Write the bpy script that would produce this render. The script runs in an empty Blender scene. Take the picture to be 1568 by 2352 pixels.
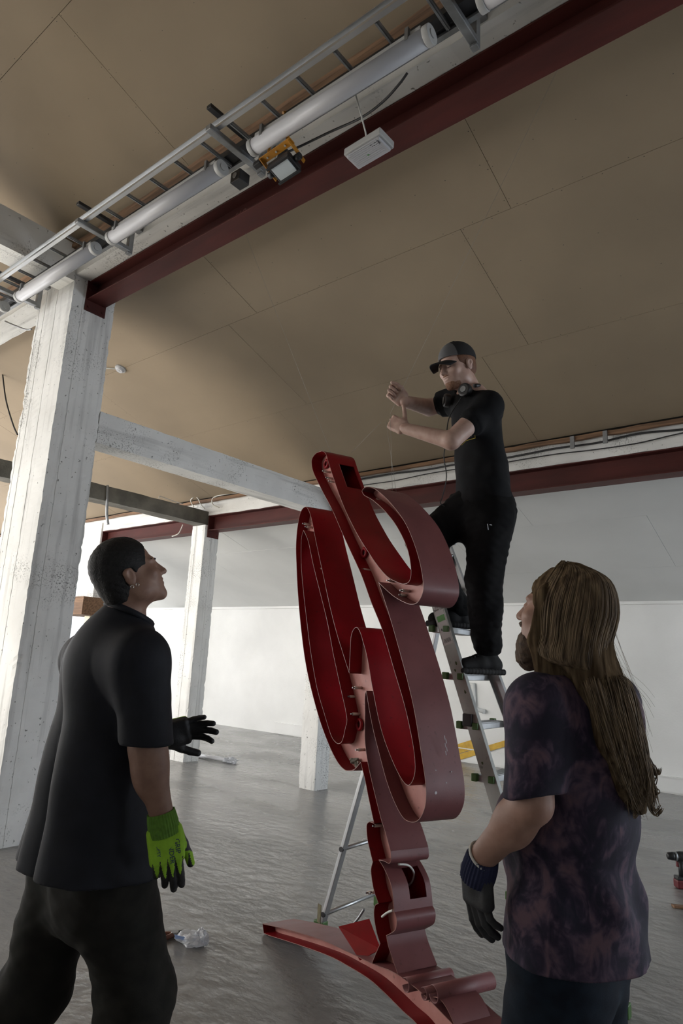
import bpy, bmesh, math, random
import numpy as np
from mathutils import Vector, Matrix
from mathutils.geometry import tessellate_polygon
from mathutils import noise as mnoise

random.seed(7)
SC = bpy.context.scene
COL = SC.collection

# ------------------------------------------------------------------ camera
YAW, PITCH, ROLL = math.radians(39.55), math.radians(12.49), math.radians(2.84)
CAM = Vector((0.0, 0.0, 1.5))
FPX = 1513.6                       # focal length in pixels of the 1568 x 2352 frame
_f = Vector((-math.sin(YAW), math.cos(YAW), 0)); _r = Vector((math.cos(YAW), math.sin(YAW), 0)); _u = Vector((0, 0, 1))
FWD = _f * math.cos(PITCH) + _u * math.sin(PITCH)
_u2 = _u * math.cos(PITCH) - _f * math.sin(PITCH)
RGT = _r * math.cos(ROLL) + _u2 * math.sin(ROLL)
UPV = _u2 * math.cos(ROLL) - _r * math.sin(ROLL)
cam_d = bpy.data.cameras.new('camera'); cam = bpy.data.objects.new('camera', cam_d); COL.objects.link(cam)
cam_d.sensor_fit = 'VERTICAL'; cam_d.sensor_height = 36.0; cam_d.lens = 36.0 * FPX / 2352.0
cam_d.clip_start = 0.05; cam_d.clip_end = 200
cam.matrix_world = Matrix(((RGT.x, UPV.x, -FWD.x, CAM.x), (RGT.y, UPV.y, -FWD.y, CAM.y), (RGT.z, UPV.z, -FWD.z, CAM.z), (0, 0, 0, 1)))
SC.camera = cam

# ------------------------------------------------------------------ exposure, world, daylight through the windows
SC.view_settings.view_transform = 'Standard'; SC.view_settings.look = 'None'
SC.view_settings.gamma = 1.0; SC.view_settings.use_curve_mapping = False
SC.view_settings.exposure = -0.08
W = bpy.data.worlds.new('sky'); SC.world = W; W.use_nodes = True
W.node_tree.nodes['Background'].inputs[0].default_value = (0.86, 0.92, 1.0, 1)
W.node_tree.nodes['Background'].inputs[1].default_value = 2.2

def window_light(name, loc, direction, w, h, power, col):
    d = bpy.data.lights.new(name, 'AREA'); d.shape = 'RECTANGLE'; d.size = w; d.size_y = h
    d.energy = power; d.color = col
    o = bpy.data.objects.new(name, d); COL.objects.link(o)
    o.location = loc; o.rotation_euler = Vector(direction).to_track_quat('-Z', 'Z').to_euler()
    return o
WIN_NEAR = [(-13.0, 2.2), (-10.4, 2.2), (-7.8, 2.2)]             # centre x, width of the windows in wall_near
for wx, ww in WIN_NEAR:
    window_light('window_daylight', (wx, -2.88, 2.3), (0, 1, -0.05), ww, 2.8, (250 if wx < -9 else 80), (1.0, 0.97, 0.93))
WIN_LEFT = [(0.6, 2.2), (4.4, 2.2), (7.8, 2.2)]
for wy, ww in WIN_LEFT:
    window_light('window_daylight', (-14.88, wy, 2.2), (1, 0, -0.05), ww, 2.6, (60 if wy > 6 else 150), (0.98, 0.98, 1.0))
WIN_RIGHT = [(4.2, 2.2), (8.0, 2.4)]
for wy, ww in WIN_RIGHT:
    window_light('window_daylight', (5.88, wy, 1.9), (-1, 0, -0.05), ww, 1.8, (260 if wy > 6 else 50), (0.82, 0.90, 1.0))
sun_d = bpy.data.lights.new('sun', 'SUN'); sun_d.energy = 80.0; sun_d.angle = math.radians(0.6); sun_d.color = (1.0, 0.93, 0.82)
sun = bpy.data.objects.new('sun', sun_d); COL.objects.link(sun); sun.location = (-12, -12, 9)
sun.rotation_euler = Vector((0.12, 0.80, -0.52)).to_track_quat('-Z', 'Y').to_euler()        # enters only through the windows of wall_near

# ------------------------------------------------------------------ helpers
def at(px, py, d):
    "world point seen at photo pixel (px, py), d metres in front of the camera"
    return CAM + (FWD + RGT * ((px - 784) / FPX) - UPV * ((py - 1176) / FPX)) * d
def on(px, py, axis, v):
    "world point seen at photo pixel (px, py) on the plane axis = v"
    r = at(px, py, 1.0) - CAM
    return CAM + r * ((v - CAM[axis]) / r[axis])

def tag(o, label=None, cat=None, group=None, kind=None):
    if label: o['label'] = label
    if cat: o['category'] = cat
    if group: o['group'] = group
    if kind: o['kind'] = kind
    return o
def thing(name, label, cat, loc=(0, 0, 0), group=None, rotz=0.0):
    o = bpy.data.objects.new(name, None); COL.objects.link(o); o.location = loc; o.rotation_euler = (0, 0, rotz)
    o.empty_display_size = 0.1
    return tag(o, label, cat, group)
def origin_of(o):
    v = Vector((0, 0, 0))
    while o is not None:
        v = v + o.location; o = o.parent
    return v

class MB:
    def __init__(s): s.v = []; s.f = []; s.sm = []
    def add(s, vs, fs, smooth=False):
        n = len(s.v); s.v += [tuple(p) for p in vs]; s.f += [tuple(i + n for i in f) for f in fs]; s.sm += [smooth] * len(fs); return s
    def box(s, x0, x1, y0, y1, z0, z1):
        return s.add([(x0,y0,z0),(x1,y0,z0),(x1,y1,z0),(x0,y1,z0),(x0,y0,z1),(x1,y0,z1),(x1,y1,z1),(x0,y1,z1)],
                     [(0,3,2,1),(4,5,6,7),(0,1,5,4),(1,2,6,5),(2,3,7,6),(3,0,4,7)])
    def obox(s, c, ax, ay, az):
        c, ax, ay, az = Vector(c), Vector(ax), Vector(ay), Vector(az)
        vs = [c + ax * i + ay * j + az * k for i, j, k in ((-1,-1,-1),(1,-1,-1),(1,1,-1),(-1,1,-1),(-1,-1,1),(1,-1,1),(1,1,1),(-1,1,1))]
        return s.add(vs, [(0,3,2,1),(4,5,6,7),(0,1,5,4),(1,2,6,5),(2,3,7,6),(3,0,4,7)])
    def bar(s, a, b, w, h, up=(0, 0, 1)):
        a, b = Vector(a), Vector(b); d = (b - a); L = d.length; d.normalize()
        side = d.cross(Vector(up)); 
        if side.length < 1e-5: side = d.cross(Vector((1, 0, 0)))
        side.normalize(); u = side.cross(d)
        return s.obox((a + b) / 2, d * (L / 2), side * (w / 2), u * (h / 2))
    def cyl(s, a, b, r0, r1=None, n=16, caps=True):
        r1 = r0 if r1 is None else r1
        a, b = Vector(a), Vector(b); d = (b - a).normalized(); x = d.orthogonal().normalized(); y = d.cross(x)
        vs = []
        for p, r in ((a, r0), (b, r1)):
            for i in range(n):
                t = 2 * math.pi * i / n; vs.append(p + x * (r * math.cos(t)) + y * (r * math.sin(t)))
        s.add(vs, [(i, (i + 1) % n, n + (i + 1) % n, n + i) for i in range(n)], True)
        if caps: 
            m = len(s.v) - 2 * n
            s.f += [tuple(m + i for i in reversed(range(n))), tuple(m + n + i for i in range(n))]; s.sm += [False, False]
        return s
    def tube(s, pts, r, n=8, caps=True):
        pts = [Vector(p) for p in pts]; rs = r if isinstance(r, (list, tuple)) else [r] * len(pts)
        d0 = (pts[1] - pts[0]).normalized(); x = d0.orthogonal().normalized(); vs = []
        for i, p in enumerate(pts):
            d = (pts[min(i + 1, len(pts) - 1)] - pts[max(i - 1, 0)]).normalized()
            x = (x - d * x.dot(d)).normalized(); y = d.cross(x)
            for k in range(n):
                t = 2 * math.pi * k / n; vs.append(p + x * (rs[i] * math.cos(t)) + y * (rs[i] * math.sin(t)))
        fs = []
        for i in range(len(pts) - 1):
            for k in range(n):
                fs.append((i*n+k, i*n+(k+1)%n, (i+1)*n+(k+1)%n, (i+1)*n+k))
        s.add(vs, fs, True)
        if caps:
            m = len(s.v) - len(vs); q = m + (len(pts) - 1) * n
            s.f += [tuple(m + i for i in reversed(range(n))), tuple(q + i for i in range(n))]; s.sm += [False, False]
        return s
    def build(s, name, mat, parent=None, bevel=0.0, seg=2):
        org = origin_of(parent) if parent is not None else Vector((0, 0, 0))
        me = bpy.data.meshes.new(name)
        me.from_pydata([tuple(Vector(p) - org) for p in s.v], [], s.f)
        me.polygons.foreach_set('use_smooth', s.sm)
        me.update()
        return link(name, me, mat, parent, bevel, seg)
def link(name, me, mat, parent=None, bevel=0.0, seg=2):
    if mat is not None:
        for m in (mat if isinstance(mat, (list, tuple)) else [mat]): me.materials.append(m)
    o = bpy.data.objects.new(name, me); COL.objects.link(o)
    if parent is not None: o.parent = parent
    if bevel:
        b = o.modifiers.new('bevel', 'BEVEL'); b.width = bevel; b.segments = seg; b.limit_method = 'ANGLE'; b.angle_limit = math.radians(40)
    return o
def smooth_path(pts, sub=6):
    pts = [Vector(p) for p in pts]; out = []
    for i in range(len(pts) - 1):
        p0, p1, p2, p3 = pts[max(i-1,0)], pts[i], pts[i+1], pts[min(i+2, len(pts)-1)]
        for k in range(sub):
            t = k / sub
            out.append(0.5 * ((2*p1) + (p2-p0)*t + (2*p0-5*p1+4*p2-p3)*t*t + (3*p1-p0-3*p2+p3)*t**3))
    out.append(pts[-1]); return out
def copy_tree(o, parent=None):
    c = o.copy(); COL.objects.link(c); c.parent = parent
    for ch in list(o.children): copy_tree(ch, c)
    return c
def text_mesh(name, body, size, mat, parent, M4, extrude=0.0004):
    cu = bpy.data.curves.new(name, 'FONT'); cu.body = body; cu.size = size; cu.extrude = extrude; cu.align_x = 'CENTER'; cu.align_y = 'CENTER'
    cu.resolution_u = 3
    tmp = bpy.data.objects.new(name + '_tmp', cu); COL.objects.link(tmp)
    dg = bpy.context.evaluated_depsgraph_get(); dg.update()
    me = bpy.data.meshes.new_from_object(tmp.evaluated_get(dg))
    bpy.data.objects.remove(tmp)
    org = origin_of(parent) if parent is not None else Vector((0, 0, 0))
    me.transform(Matrix.Translation(-org) @ M4)
    me.materials.clear()
    return link(name, me, mat, parent)
def frame(o, x, y):
    "matrix with origin o, x axis x, y axis y"
    x = Vector(x).normalized(); y = Vector(y); y = (y - x * x.dot(y)).normalized(); z = x.cross(y); o = Vector(o)
    return Matrix(((x.x, y.x, z.x, o.x), (x.y, y.y, z.y, o.y), (x.z, y.z, z.z, o.z), (0, 0, 0, 1)))

# ------------------------------------------------------------------ materials
def mk(name, col, rough=0.6, metal=0.0, var=0.0, vscale=8.0, col2=None, bump=0.0, bscale=60.0, spec=0.5, stretch=None,
       coat=0.0, trans=0.0, alpha=1.0, speck=0.0, sscale=120.0, rvar=0.0, sheen=0.0, detail=6.0, emit=None, estr=0.0, bdist=0.01, ramp=(0.35, 0.65), scol=(0.02,0.02,0.02)):
    m = bpy.data.materials.new(name); m.use_nodes = True
    N = m.node_tree.nodes; Lk = m.node_tree.links; b = N['Principled BSDF']
    b.inputs['Base Color'].default_value = (*col, 1); b.inputs['Roughness'].default_value = rough; b.inputs['Metallic'].default_value = metal
    b.inputs['Specular IOR Level'].default_value = spec; b.inputs['Coat Weight'].default_value = coat; b.inputs['Coat Roughness'].default_value = 0.5
    b.inputs['Transmission Weight'].default_value = trans; b.inputs['Alpha'].default_value = alpha; b.inputs['Sheen Weight'].default_value = sheen
    if emit: b.inputs['Emission Color'].default_value = (*emit, 1); b.inputs['Emission Strength'].default_value = estr
    tc = N.new('ShaderNodeTexCoord'); src = tc.outputs['Object']
    if stretch:
        mp = N.new('ShaderNodeMapping'); mp.inputs['Scale'].default_value = stretch; Lk.new(src, mp.inputs['Vector']); src = mp.outputs[0]
    def noise(scale, det=detail):
        n = N.new('ShaderNodeTexNoise'); n.inputs['Scale'].default_value = scale; n.inputs['Detail'].default_value = det; Lk.new(src, n.inputs['Vector']); return n
    csock = None
    if var or col2:
        n = noise(vscale); rp = N.new('ShaderNodeValToRGB'); Lk.new(n.outputs['Fac'], rp.inputs[0])
        c2 = col2 or tuple(max(0, c * (1 - var)) for c in col); c1 = col if col2 else tuple(min(1, c * (1 + var)) for c in col)
        rp.color_ramp.elements[0].position = ramp[0]; rp.color_ramp.elements[1].position = ramp[1]
        rp.color_ramp.elements[0].color = (*c2, 1); rp.color_ramp.elements[1].color = (*c1, 1)
        csock = rp.outputs[0]
    if speck:
        n = noise(sscale, 2.0); rp = N.new('ShaderNodeValToRGB'); Lk.new(n.outputs['Fac'], rp.inputs[0])
        rp.color_ramp.elements[0].position = 0.66; rp.color_ramp.elements[1].position = 0.74
        rp.color_ramp.elements[0].color = (0, 0, 0, 1); rp.color_ramp.elements[1].color = (speck, speck, speck, 1)
        mx = N.new('ShaderNodeMix'); mx.data_type = 'RGBA'; Lk.new(rp.outputs[0], mx.inputs[0])
        if csock: Lk.new(csock, mx.inputs[6])
        else: mx.inputs[6].default_value = (*col, 1)
        mx.inputs[7].default_value = (*scol, 1); csock = mx.outputs[2]
    if csock: Lk.new(csock, b.inputs['Base Color'])
    if rvar:
        n = noise(vscale * 0.7); mr = N.new('ShaderNodeMapRange'); Lk.new(n.outputs['Fac'], mr.inputs[0])
        mr.inputs[1].default_value = 0.3; mr.inputs[2].default_value = 0.7; mr.inputs[3].default_value = max(0.02, rough - rvar); mr.inputs[4].default_value = min(1, rough + rvar)
        Lk.new(mr.outputs[0], b.inputs['Roughness'])
    if bump:
        n = noise(bscale); bp = N.new('ShaderNodeBump'); bp.inputs['Strength'].default_value = bump; bp.inputs['Distance'].default_value = bdist
        Lk.new(n.outputs['Fac'], bp.inputs['Height']); Lk.new(bp.outputs[0], b.inputs['Normal'])
    return m
# ------------------------------------------------------------------ the hall: floor, walls, sloping ceiling, pillars, beams
M_FLOOR = mk('worn_polished_concrete', (0.265, 0.26, 0.25), 0.23, col2=(0.185, 0.182, 0.176), vscale=1.3, bump=0.42, bscale=8, rvar=0.11, stretch=(0.9, 1.4, 1.0), detail=12, bdist=0.03, speck=0.45, sscale=11, scol=(0.14,0.135,0.13), ramp=(0.3,0.7))
M_WHITE = mk('white_wall_paint', (0.80, 0.80, 0.78), 0.75, col2=(0.72, 0.72, 0.70), vscale=1.2, bump=0.12, bscale=40)
M_SLOPE = mk('white_painted_board', (0.66, 0.665, 0.65), 0.7, col2=(0.60, 0.605, 0.59), vscale=0.9, bump=0.03, bscale=80)
M_BOARD = mk('tan_fibre_board', (0.285, 0.222, 0.150), 0.85, col2=(0.25, 0.195, 0.132), vscale=1.1, bump=0.05, bscale=150, speck=0.12, sscale=260, scol=(0.2, 0.15, 0.1))
M_DARK = mk('dark_gap', (0.05, 0.042, 0.035), 0.9)
M_STEEL = mk('oxide_red_steel_primer', (0.088, 0.020, 0.0165), 0.55, spec=.25, col2=(0.052, 0.0125, 0.0105), vscale=3.0, bump=0.08, bscale=50, stretch=(0.4, 2, 2))
M_RAW = mk('raw_grey_concrete', (0.17, 0.16, 0.135), 0.85, col2=(0.10, 0.096, 0.082), vscale=5, bump=0.4, bscale=30)
M_WOOD = mk('rough_brown_wood', (0.26, 0.15, 0.085), 0.8, col2=(0.13, 0.075, 0.045), vscale=7, stretch=(0.3, 5, 5), bump=0.3, bscale=20)

def m_concrete(name, streak=(1, 1, .06)):
    m = bpy.data.materials.new(name); m.use_nodes = True; N = m.node_tree.nodes; Lk = m.node_tree.links; b = N['Principled BSDF']; b.inputs['Roughness'].default_value = .75
    tc = N.new('ShaderNodeTexCoord')
    def nz(sc, det, st=(1, 1, 1), off=0):
        mp = N.new('ShaderNodeMapping'); mp.inputs['Scale'].default_value = st; mp.inputs['Location'].default_value = (off, off, off); Lk.new(tc.outputs['Object'], mp.inputs[0])
        n = N.new('ShaderNodeTexNoise'); n.inputs['Scale'].default_value = sc; n.inputs['Detail'].default_value = det; Lk.new(mp.outputs[0], n.inputs['Vector']); return n.outputs['Fac']
    def rmp(sk, a, c0, e, c1):
        r = N.new('ShaderNodeValToRGB'); Lk.new(sk, r.inputs[0]); r.color_ramp.elements[0].position = a; r.color_ramp.elements[1].position = e
        r.color_ramp.elements[0].color = (*c0, 1); r.color_ramp.elements[1].color = (*c1, 1); return r.outputs[0]
    def mul(x, y):
        q = N.new('ShaderNodeMix'); q.data_type = 'RGBA'; q.blend_type = 'MULTIPLY'; q.inputs[0].default_value = 1; Lk.new(x, q.inputs[6]); Lk.new(y, q.inputs[7]); return q.outputs[2]
    col = rmp(nz(2.2, 6), .35, (.70, .70, .68), .65, (.82, .82, .80))
    col = mul(col, rmp(nz(14, 5, streak), .30, (.72, .72, .72), .46, (1, 1, 1)))                     # vertical form-board streaks
    zone = rmp(nz(1.6, 3, off=4), .52, (0, 0, 0), .66, (1, 1, 1)); pit = rmp(nz(75, 4), .36, (.30, .30, .29), .46, (1, 1, 1))
    q = N.new('ShaderNodeMix'); q.data_type = 'RGBA'; Lk.new(zone, q.inputs[0]); q.inputs[6].default_value = (1, 1, 1, 1); Lk.new(pit, q.inputs[7]); col = mul(col, q.outputs[2])     # pitted zones
    col = mul(col, rmp(nz(38, 2), .25, (.35, .35, .34), .31, (1, 1, 1)))
    Lk.new(col, b.inputs['Base Color'])
    bp = N.new('ShaderNodeBump'); bp.inputs['Strength'].default_value = .5; bp.inputs['Distance'].default_value = .01; Lk.new(col, bp.inputs['Height']); Lk.new(bp.outputs[0], b.inputs['Normal'])
    return m
M_CONC = m_concrete('painted_board_formed_concrete')
M_CONCY = m_concrete('painted_beam_concrete_across', (1, .06, 1)); M_CONCX = m_concrete('painted_beam_concrete_along', (.06, 1, 1))

floor = MB().box(-15, 6, -3, 9.9, -0.15, 0).build('floor', M_FLOOR); tag(floor, kind='structure')

def ceil_z(y): return 3.72 - 0.35 * (y - 6.13)
SLOPE = lambda y: 3.60 - 0.33 * (y - 6.30)
# slab above the boards
ceil = MB(); 
ceil.add([(-15,-3.1,ceil_z(-3.1)+.03),(6,-3.1,ceil_z(-3.1)+.03),(6,6.25,ceil_z(6.25)+.03),(-15,6.25,ceil_z(6.25)+.03),
          (-15,-3.1,ceil_z(-3.1)+.2),(6,-3.1,ceil_z(-3.1)+.2),(6,6.25,ceil_z(6.25)+.2),(-15,6.25,ceil_z(6.25)+.2)],
         [(0,3,2,1),(4,5,6,7),(0,1,5,4),(1,2,6,5),(2,3,7,6),(3,0,4,7)])
ceil.add([(-15,6.25,SLOPE(6.25)+.03),(6,6.25,SLOPE(6.25)+.03),(6,9.95,SLOPE(9.95)+.03),(-15,9.95,SLOPE(9.95)+.03),
          (-15,6.25,SLOPE(6.25)+.2),(6,6.25,SLOPE(6.25)+.2),(6,9.95,SLOPE(9.95)+.2),(-15,9.95,SLOPE(9.95)+.2)],
         [(0,3,2,1),(4,5,6,7),(0,1,5,4),(1,2,6,5),(2,3,7,6),(3,0,4,7)])
ceiling = ceil.build('ceiling', M_DARK); tag(ceiling, kind='structure')

def board(x0, x1, y0, y1, zf, mat, th=0.012, dz=0.0):
    g = 0.0016
    x0 += g; x1 -= g; y0 += g; y1 -= g
    b = MB()
    vs = []
    for dzz in (0, th):
        vs += [(x0,y0,zf(y0)+dzz+dz),(x1,y0,zf(y0)+dzz+dz),(x1,y1,zf(y1)+dzz+dz),(x0,y1,zf(y1)+dzz+dz)]
    b.add(vs, [(0,3,2,1),(4,5,6,7),(0,1,5,4),(1,2,6,5),(2,3,7,6),(3,0,4,7)])
    return b.build('board', mat, ceiling)
rows = [(-3.08, -2.15, -1.1), (-2.15, -0.97, -0.6), (-0.97, 0.21, -1.3), (0.21, 1.39, -0.2), (1.39, 2.57, -1.16), (2.57, 3.72, -1.70), (3.72, 4.89, -2.09), (4.89, 6.10, -2.52)]
screws = MB()
def screw(x, y, zf):
    s = 0.0042
    screws.add([(x-s,y,zf(y)-.0006),(x,y-s,zf(y)-.0006),(x+s,y,zf(y)-.0006),(x,y+s,zf(y)-.0006),(x,y,zf(y)+.004)], [(0,3,2,1),(0,1,4),(1,2,4),(2,3,4),(3,0,4)])
rnd = random.Random(3)
for y0, y1, xs in rows:
    x = xs
    while x < 6: x += 2.5
    while x > -15:
        board(max(x - 2.5, -15), min(x, 6), y0, y1, ceil_z, M_BOARD, dz=rnd.uniform(-0.001, 0.001))
        if y0 > 0 and -9 < x < 2.4:
            for yy in (y0 + .015, y0 + .40, y0 + .79, y1 - .015):
                inner = not (yy < y0 + .1 or yy > y1 - .1)
                xx = x - 2.47
                while xx < x:
                    screw(xx + rnd.uniform(-.03, .03), yy + rnd.uniform(-.004, .004), ceil_z); xx += 0.27 if inner else 0.24
            for xx in (x - .018, x - 2.482):
                for k in range(5): screw(xx, y0 + .1 + k * .24 + rnd.uniform(-.03, .03), ceil_z)
        x -= 2.5
sc_o = screws.build('screw_heads', mk('black_screw', (0.03, 0.025, 0.02), 0.6), ceiling); sc_o['kind'] = 'stuff'
for y0, y1, xs in ((6.42, 7.55, -3.2), (7.55, 8.75, -4.4), (8.75, 9.82, -3.6)):
    x = xs
    while x < 6: x += 2.5
    while x > -15:
        board(max(x - 2.5, -15), min(x, 6), y0, y1, SLOPE, M_SLOPE, dz=rnd.uniform(-0.0015, 0.0015)); x -= 2.5

# far wall with its step line, end walls and the wall with the windows behind the viewer
wf = MB().box(-15, 6, 9.78, 10.0, 0, 2.55)
wall_far = wf.build('wall_far', M_WHITE); tag(wall_far, kind='structure')
MB().box(-15, 6, 9.72, 9.78, 2.43, 2.475).build('ledge', M_WHITE, wall_far)
bb = MB().box(-9.5, 6, 9.762, 9.78, 0.02, 0.20).build('baseboard_far', M_WHITE); tag(bb, kind='structure')
MB().box(-9.5, 6, 9.748, 9.78, 0.20, 0.215).build('trim_1', M_WHITE)['kind'] = 'structure'
MB().box(-12.9, -11.9, 9.60, 9.78, 0, 2.43).build('trim_2', M_WHITE)['kind'] = 'structure'

def wall_with_windows(name, axis, pos, lo, hi, ztop, wins, z0, z1):
    b = MB(); t = 0.25; sgn = -1 if pos < 0 else 1
    def seg(a0, a1, zz0, zz1):
        p0, p1 = (pos, pos + sgn * t) if sgn > 0 else (pos + sgn * t, pos)
        if axis == 'y': b.box(a0, a1, p0, p1, zz0, zz1)
        else: b.box(p0, p1, a0, a1, zz0, zz1)
    cur = lo
    for c, w in sorted(wins):
        seg(cur, c - w / 2, 0, ztop); seg(c - w / 2, c + w / 2, 0, z0); seg(c - w / 2, c + w / 2, z1, ztop); cur = c + w / 2
    seg(cur, hi, 0, ztop)
    o = b.build(name, M_WHITE); tag(o, kind='structure')
    return o
wall_with_windows('wall_near', 'y', -3.0, -15.25, 6.25, 7.10, WIN_NEAR, 0.9, 3.7)
wall_with_windows('wall_left', 'x', -15.0, -3.0, 10, 7.1, WIN_LEFT, 0.9, 3.5)
wall_with_windows('wall_right', 'x', 6.0, -3.0, 10, 7.1, WIN_RIGHT, 1.0, 2.8)
M_FRAME = mk('white_window_frame', (0.75, 0.75, 0.73), 0.5)
M_PANE = bpy.data.materials.new('clear_window_glass'); M_PANE.use_nodes = True
_n = M_PANE.node_tree.nodes; _l = M_PANE.node_tree.links; _t = _n.new('ShaderNodeBsdfTransparent'); _g = _n.new('ShaderNodeBsdfGlossy'); _g.inputs['Roughness'].default_value = .03
_m = _n.new('ShaderNodeMixShader'); _m.inputs[0].default_value = .07; _l.new(_t.outputs[0], _m.inputs[1]); _l.new(_g.outputs[0], _m.inputs[2]); _l.new(_m.outputs[0], _n['Material Output'].inputs[0])
wn = 0
for wins, axis, pos, z0, z1 in ((WIN_NEAR, 'y', -3.12, .9, 3.7), (WIN_LEFT, 'x', -15.12, .9, 3.5), (WIN_RIGHT, 'x', 6.12, 1.0, 2.8)):
    for c, w in wins:
        wn += 1; b = MB(); p = MB()
        def add(mb, a0, a1, zz0, zz1, t):
            if axis == 'y': mb.box(a0, a1, pos - t, pos + t, zz0, zz1)
            else: mb.box(pos - t, pos + t, a0, a1, zz0, zz1)
        for a0, a1, q0, q1 in ((c-w/2, c-w/2+.06, z0, z1), (c+w/2-.06, c+w/2, z0, z1), (c-w/2+.06, c+w/2-.06, z0, z0+.06), (c-w/2+.06, c+w/2-.06, z1-.06, z1), (c-.025, c+.025, z0+.06, z1-.06)): add(b, a0, a1, q0, q1, .03)
        o = b.build('window_%d' % wn, M_FRAME); tag(o, kind='structure')
        for a0, a1 in ((c-w/2+.06, c-.025), (c+.025, c+w/2-.06)):
            q = MB(); add(q, a0, a1, z0+.06, z1-.06, .004); q.build('pane', M_PANE, o)

# pillars: board-formed, with grooves between the form boards and chipped arrises
def pillar(x0, x1, y0, y1, z1, label, grooves_f=(), grooves_s=(), amp=0.006, seed=0, nz=90, name='concrete_pillar', mat=None, z0=0.0):
    # profile counter-clockwise seen from above, with small grooves on the -Y and +X faces
    prof = []
    n = 10
    def face(a, b, gro, inward, cnt):
        a, b = Vector(a), Vector(b); L = (b - a).length; d = (b - a) / L
        ts = [i / cnt for i in range(cnt)]
        pts = [(t * L, 0.0) for t in ts if all(abs(t * L - g) > 0.012 for g, _, _ in gro)]
        for g, gw, gd in gro: pts += [(g - gw, 0.0), (g - gw * .3, gd), (g + gw * .3, gd), (g + gw, 0.0)]
        pts.sort()
        return [a + d * t + Vector(inward) * q for t, q in pts]
    prof += face((x0, y0, 0), (x1, y0, 0), [(g, .005, .007) for g in grooves_f], (0, 1, 0), n)
    prof += face((x1, y0, 0), (x1, y1, 0), [(g, .004, .005) for g in grooves_s], (-1, 0, 0), n)
    prof += face((x1, y1, 0), (x0, y1, 0), [], (0, -1, 0), 4)
    prof += face((x0, y1, 0), (x0, y0, 0), [], (1, 0, 0), 6)
    b = MB(); m = len(prof); cx, cy = (x0 + x1) / 2, (y0 + y1) / 2; vs = []
    for k in range(nz + 1):
        z = z0 + (z1 - z0) * k / nz
        for p in prof:
            q = Vector((p.x, p.y, z))
            nn = mnoise.noise_vector(q * 9 + Vector((seed, 0, 0))) * amp * .5 + mnoise.noise_vector(q * 40 + Vector((0, seed, 0))) * amp * .5
            ex = min(abs(p.x - x0), abs(p.x - x1)); ey = min(abs(p.y - y0), abs(p.y - y1))
            e = ex + ey                                  # 0 at the arrises
            cut = 0.0
            if e < 0.004: cut = max(0.0, mnoise.noise(Vector((seed * 3.1, p.x + p.y, z * 14))) * 0.7 + mnoise.noise(Vector((seed, p.x - p.y, z * 45))) * .5) * amp * 2.6 + 0.002
            to_c = Vector((cx - p.x, cy - p.y, 0)).normalized()
            q += Vector((nn.x, nn.y, 0)) * .6 + to_c * cut
            vs.append(q)
    fs = []
    for k in range(nz):
        for i in range(m): fs.append((k*m+i, k*m+(i+1)%m, (k+1)*m+(i+1)%m, (k+1)*m+i))
    fs.append(tuple(nz*m+i for i in range(m))); fs.append(tuple(reversed(range(m))))
    b.add(vs, fs)
    o = b.build(name, mat or M_CONC); tag(o, label, 'pillar', kind=None)
    return o
pillar(-5.90, -5.25, 2.50, 2.91, 4.70, 'massive white board-formed concrete pillar carrying the cable ladder and red beam', (0.05, 0.16, 0.37), (0.10,), 0.011, 1, 150)
pillar(-5.50, -5.25, 6.12, 6.36, 3.60, 'slim white concrete pillar standing right behind the red metal sign', (), (), 0.007, 2, 90)
pillar(-7.95, -7.65, 6.12, 6.39, 3.33, 'slender white pillar under the end of the raw grey beam', (0.1,), (0.14,), 0.007, 3, 90)
pillar(-11.06, -10.5, 6.13, 6.42, 3.62, 'smooth white shaft hanging down to a wooden crate beyond the raw beam', (), (), 0.003, 4, 40, name='hanging_shaft', z0=2.30)

def rough_beam(name, label, x0, x1, y0, y1, z0, z1, mat, amp, seed, along, n=60):
    b = MB(); vs = []
    if along == 'y': prof = [(x0,z0),((x0+x1)/2,z0),(x1,z0),(x1,z0+(z1-z0)*.33),(x1,z0+(z1-z0)*.66),(x1,z1),((x0+x1)/2,z1),(x0,z1),(x0,(z0+z1)/2)]
    else: prof = [(y0,z0),((y0+y1)/2,z0),(y1,z0),(y1,(z0+z1)/2),(y1,z1),((y0+y1)/2,z1),(y0,z1),(y0,z0+(z1-z0)*.6),(y0,z0+(z1-z0)*.3)]
    m = len(prof)
    for k in range(n + 1):
        t = k / n
        for a, z in prof:
            q = Vector((a, y0 + (y1 - y0) * t, z)) if along == 'y' else Vector((x0 + (x1 - x0) * t, a, z))
            d = mnoise.noise_vector(q * 7 + Vector((seed, seed, 0))) * amp
            if 0 < k < n: q = q + d
            vs.append(q)
    fs = [tuple(range(m)) if along == 'x' else tuple(reversed(range(m))), tuple(reversed([n*m+i for i in range(m)])) if along == 'x' else tuple(n*m+i for i in range(m))]
    for k in range(n):
        for i in range(m):
            q = (k*m+i, k*m+(i+1)%m, (k+1)*m+(i+1)%m, (k+1)*m+i)
            fs.append(q if along == 'y' else tuple(reversed(q)))
    b.add(vs, fs)
    o = b.build(name, mat); tag(o, label, 'beam'); return o
rough_beam('concrete_beam', 'white painted concrete beam between the massive pillar and the slim pillar', -5.50, -5.25, 2.91, 6.12, 3.26, 3.55, M_CONCY, 0.004, 1, 'y')
rough_beam('concrete_beam', 'raw dark grey concrete beam ending on the slender white pillar', -7.90, -7.65, -2.9, 6.385, 3.335, 3.535, M_RAW, 0.008, 2, 'y')
rough_beam('concrete_beam', 'grey concrete beam under the boards beside the cable ladder', -5.52, -5.25, -2.9, 2.50, 4.64, 4.98, M_CONCY, 0.004, 3, 'y')
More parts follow.
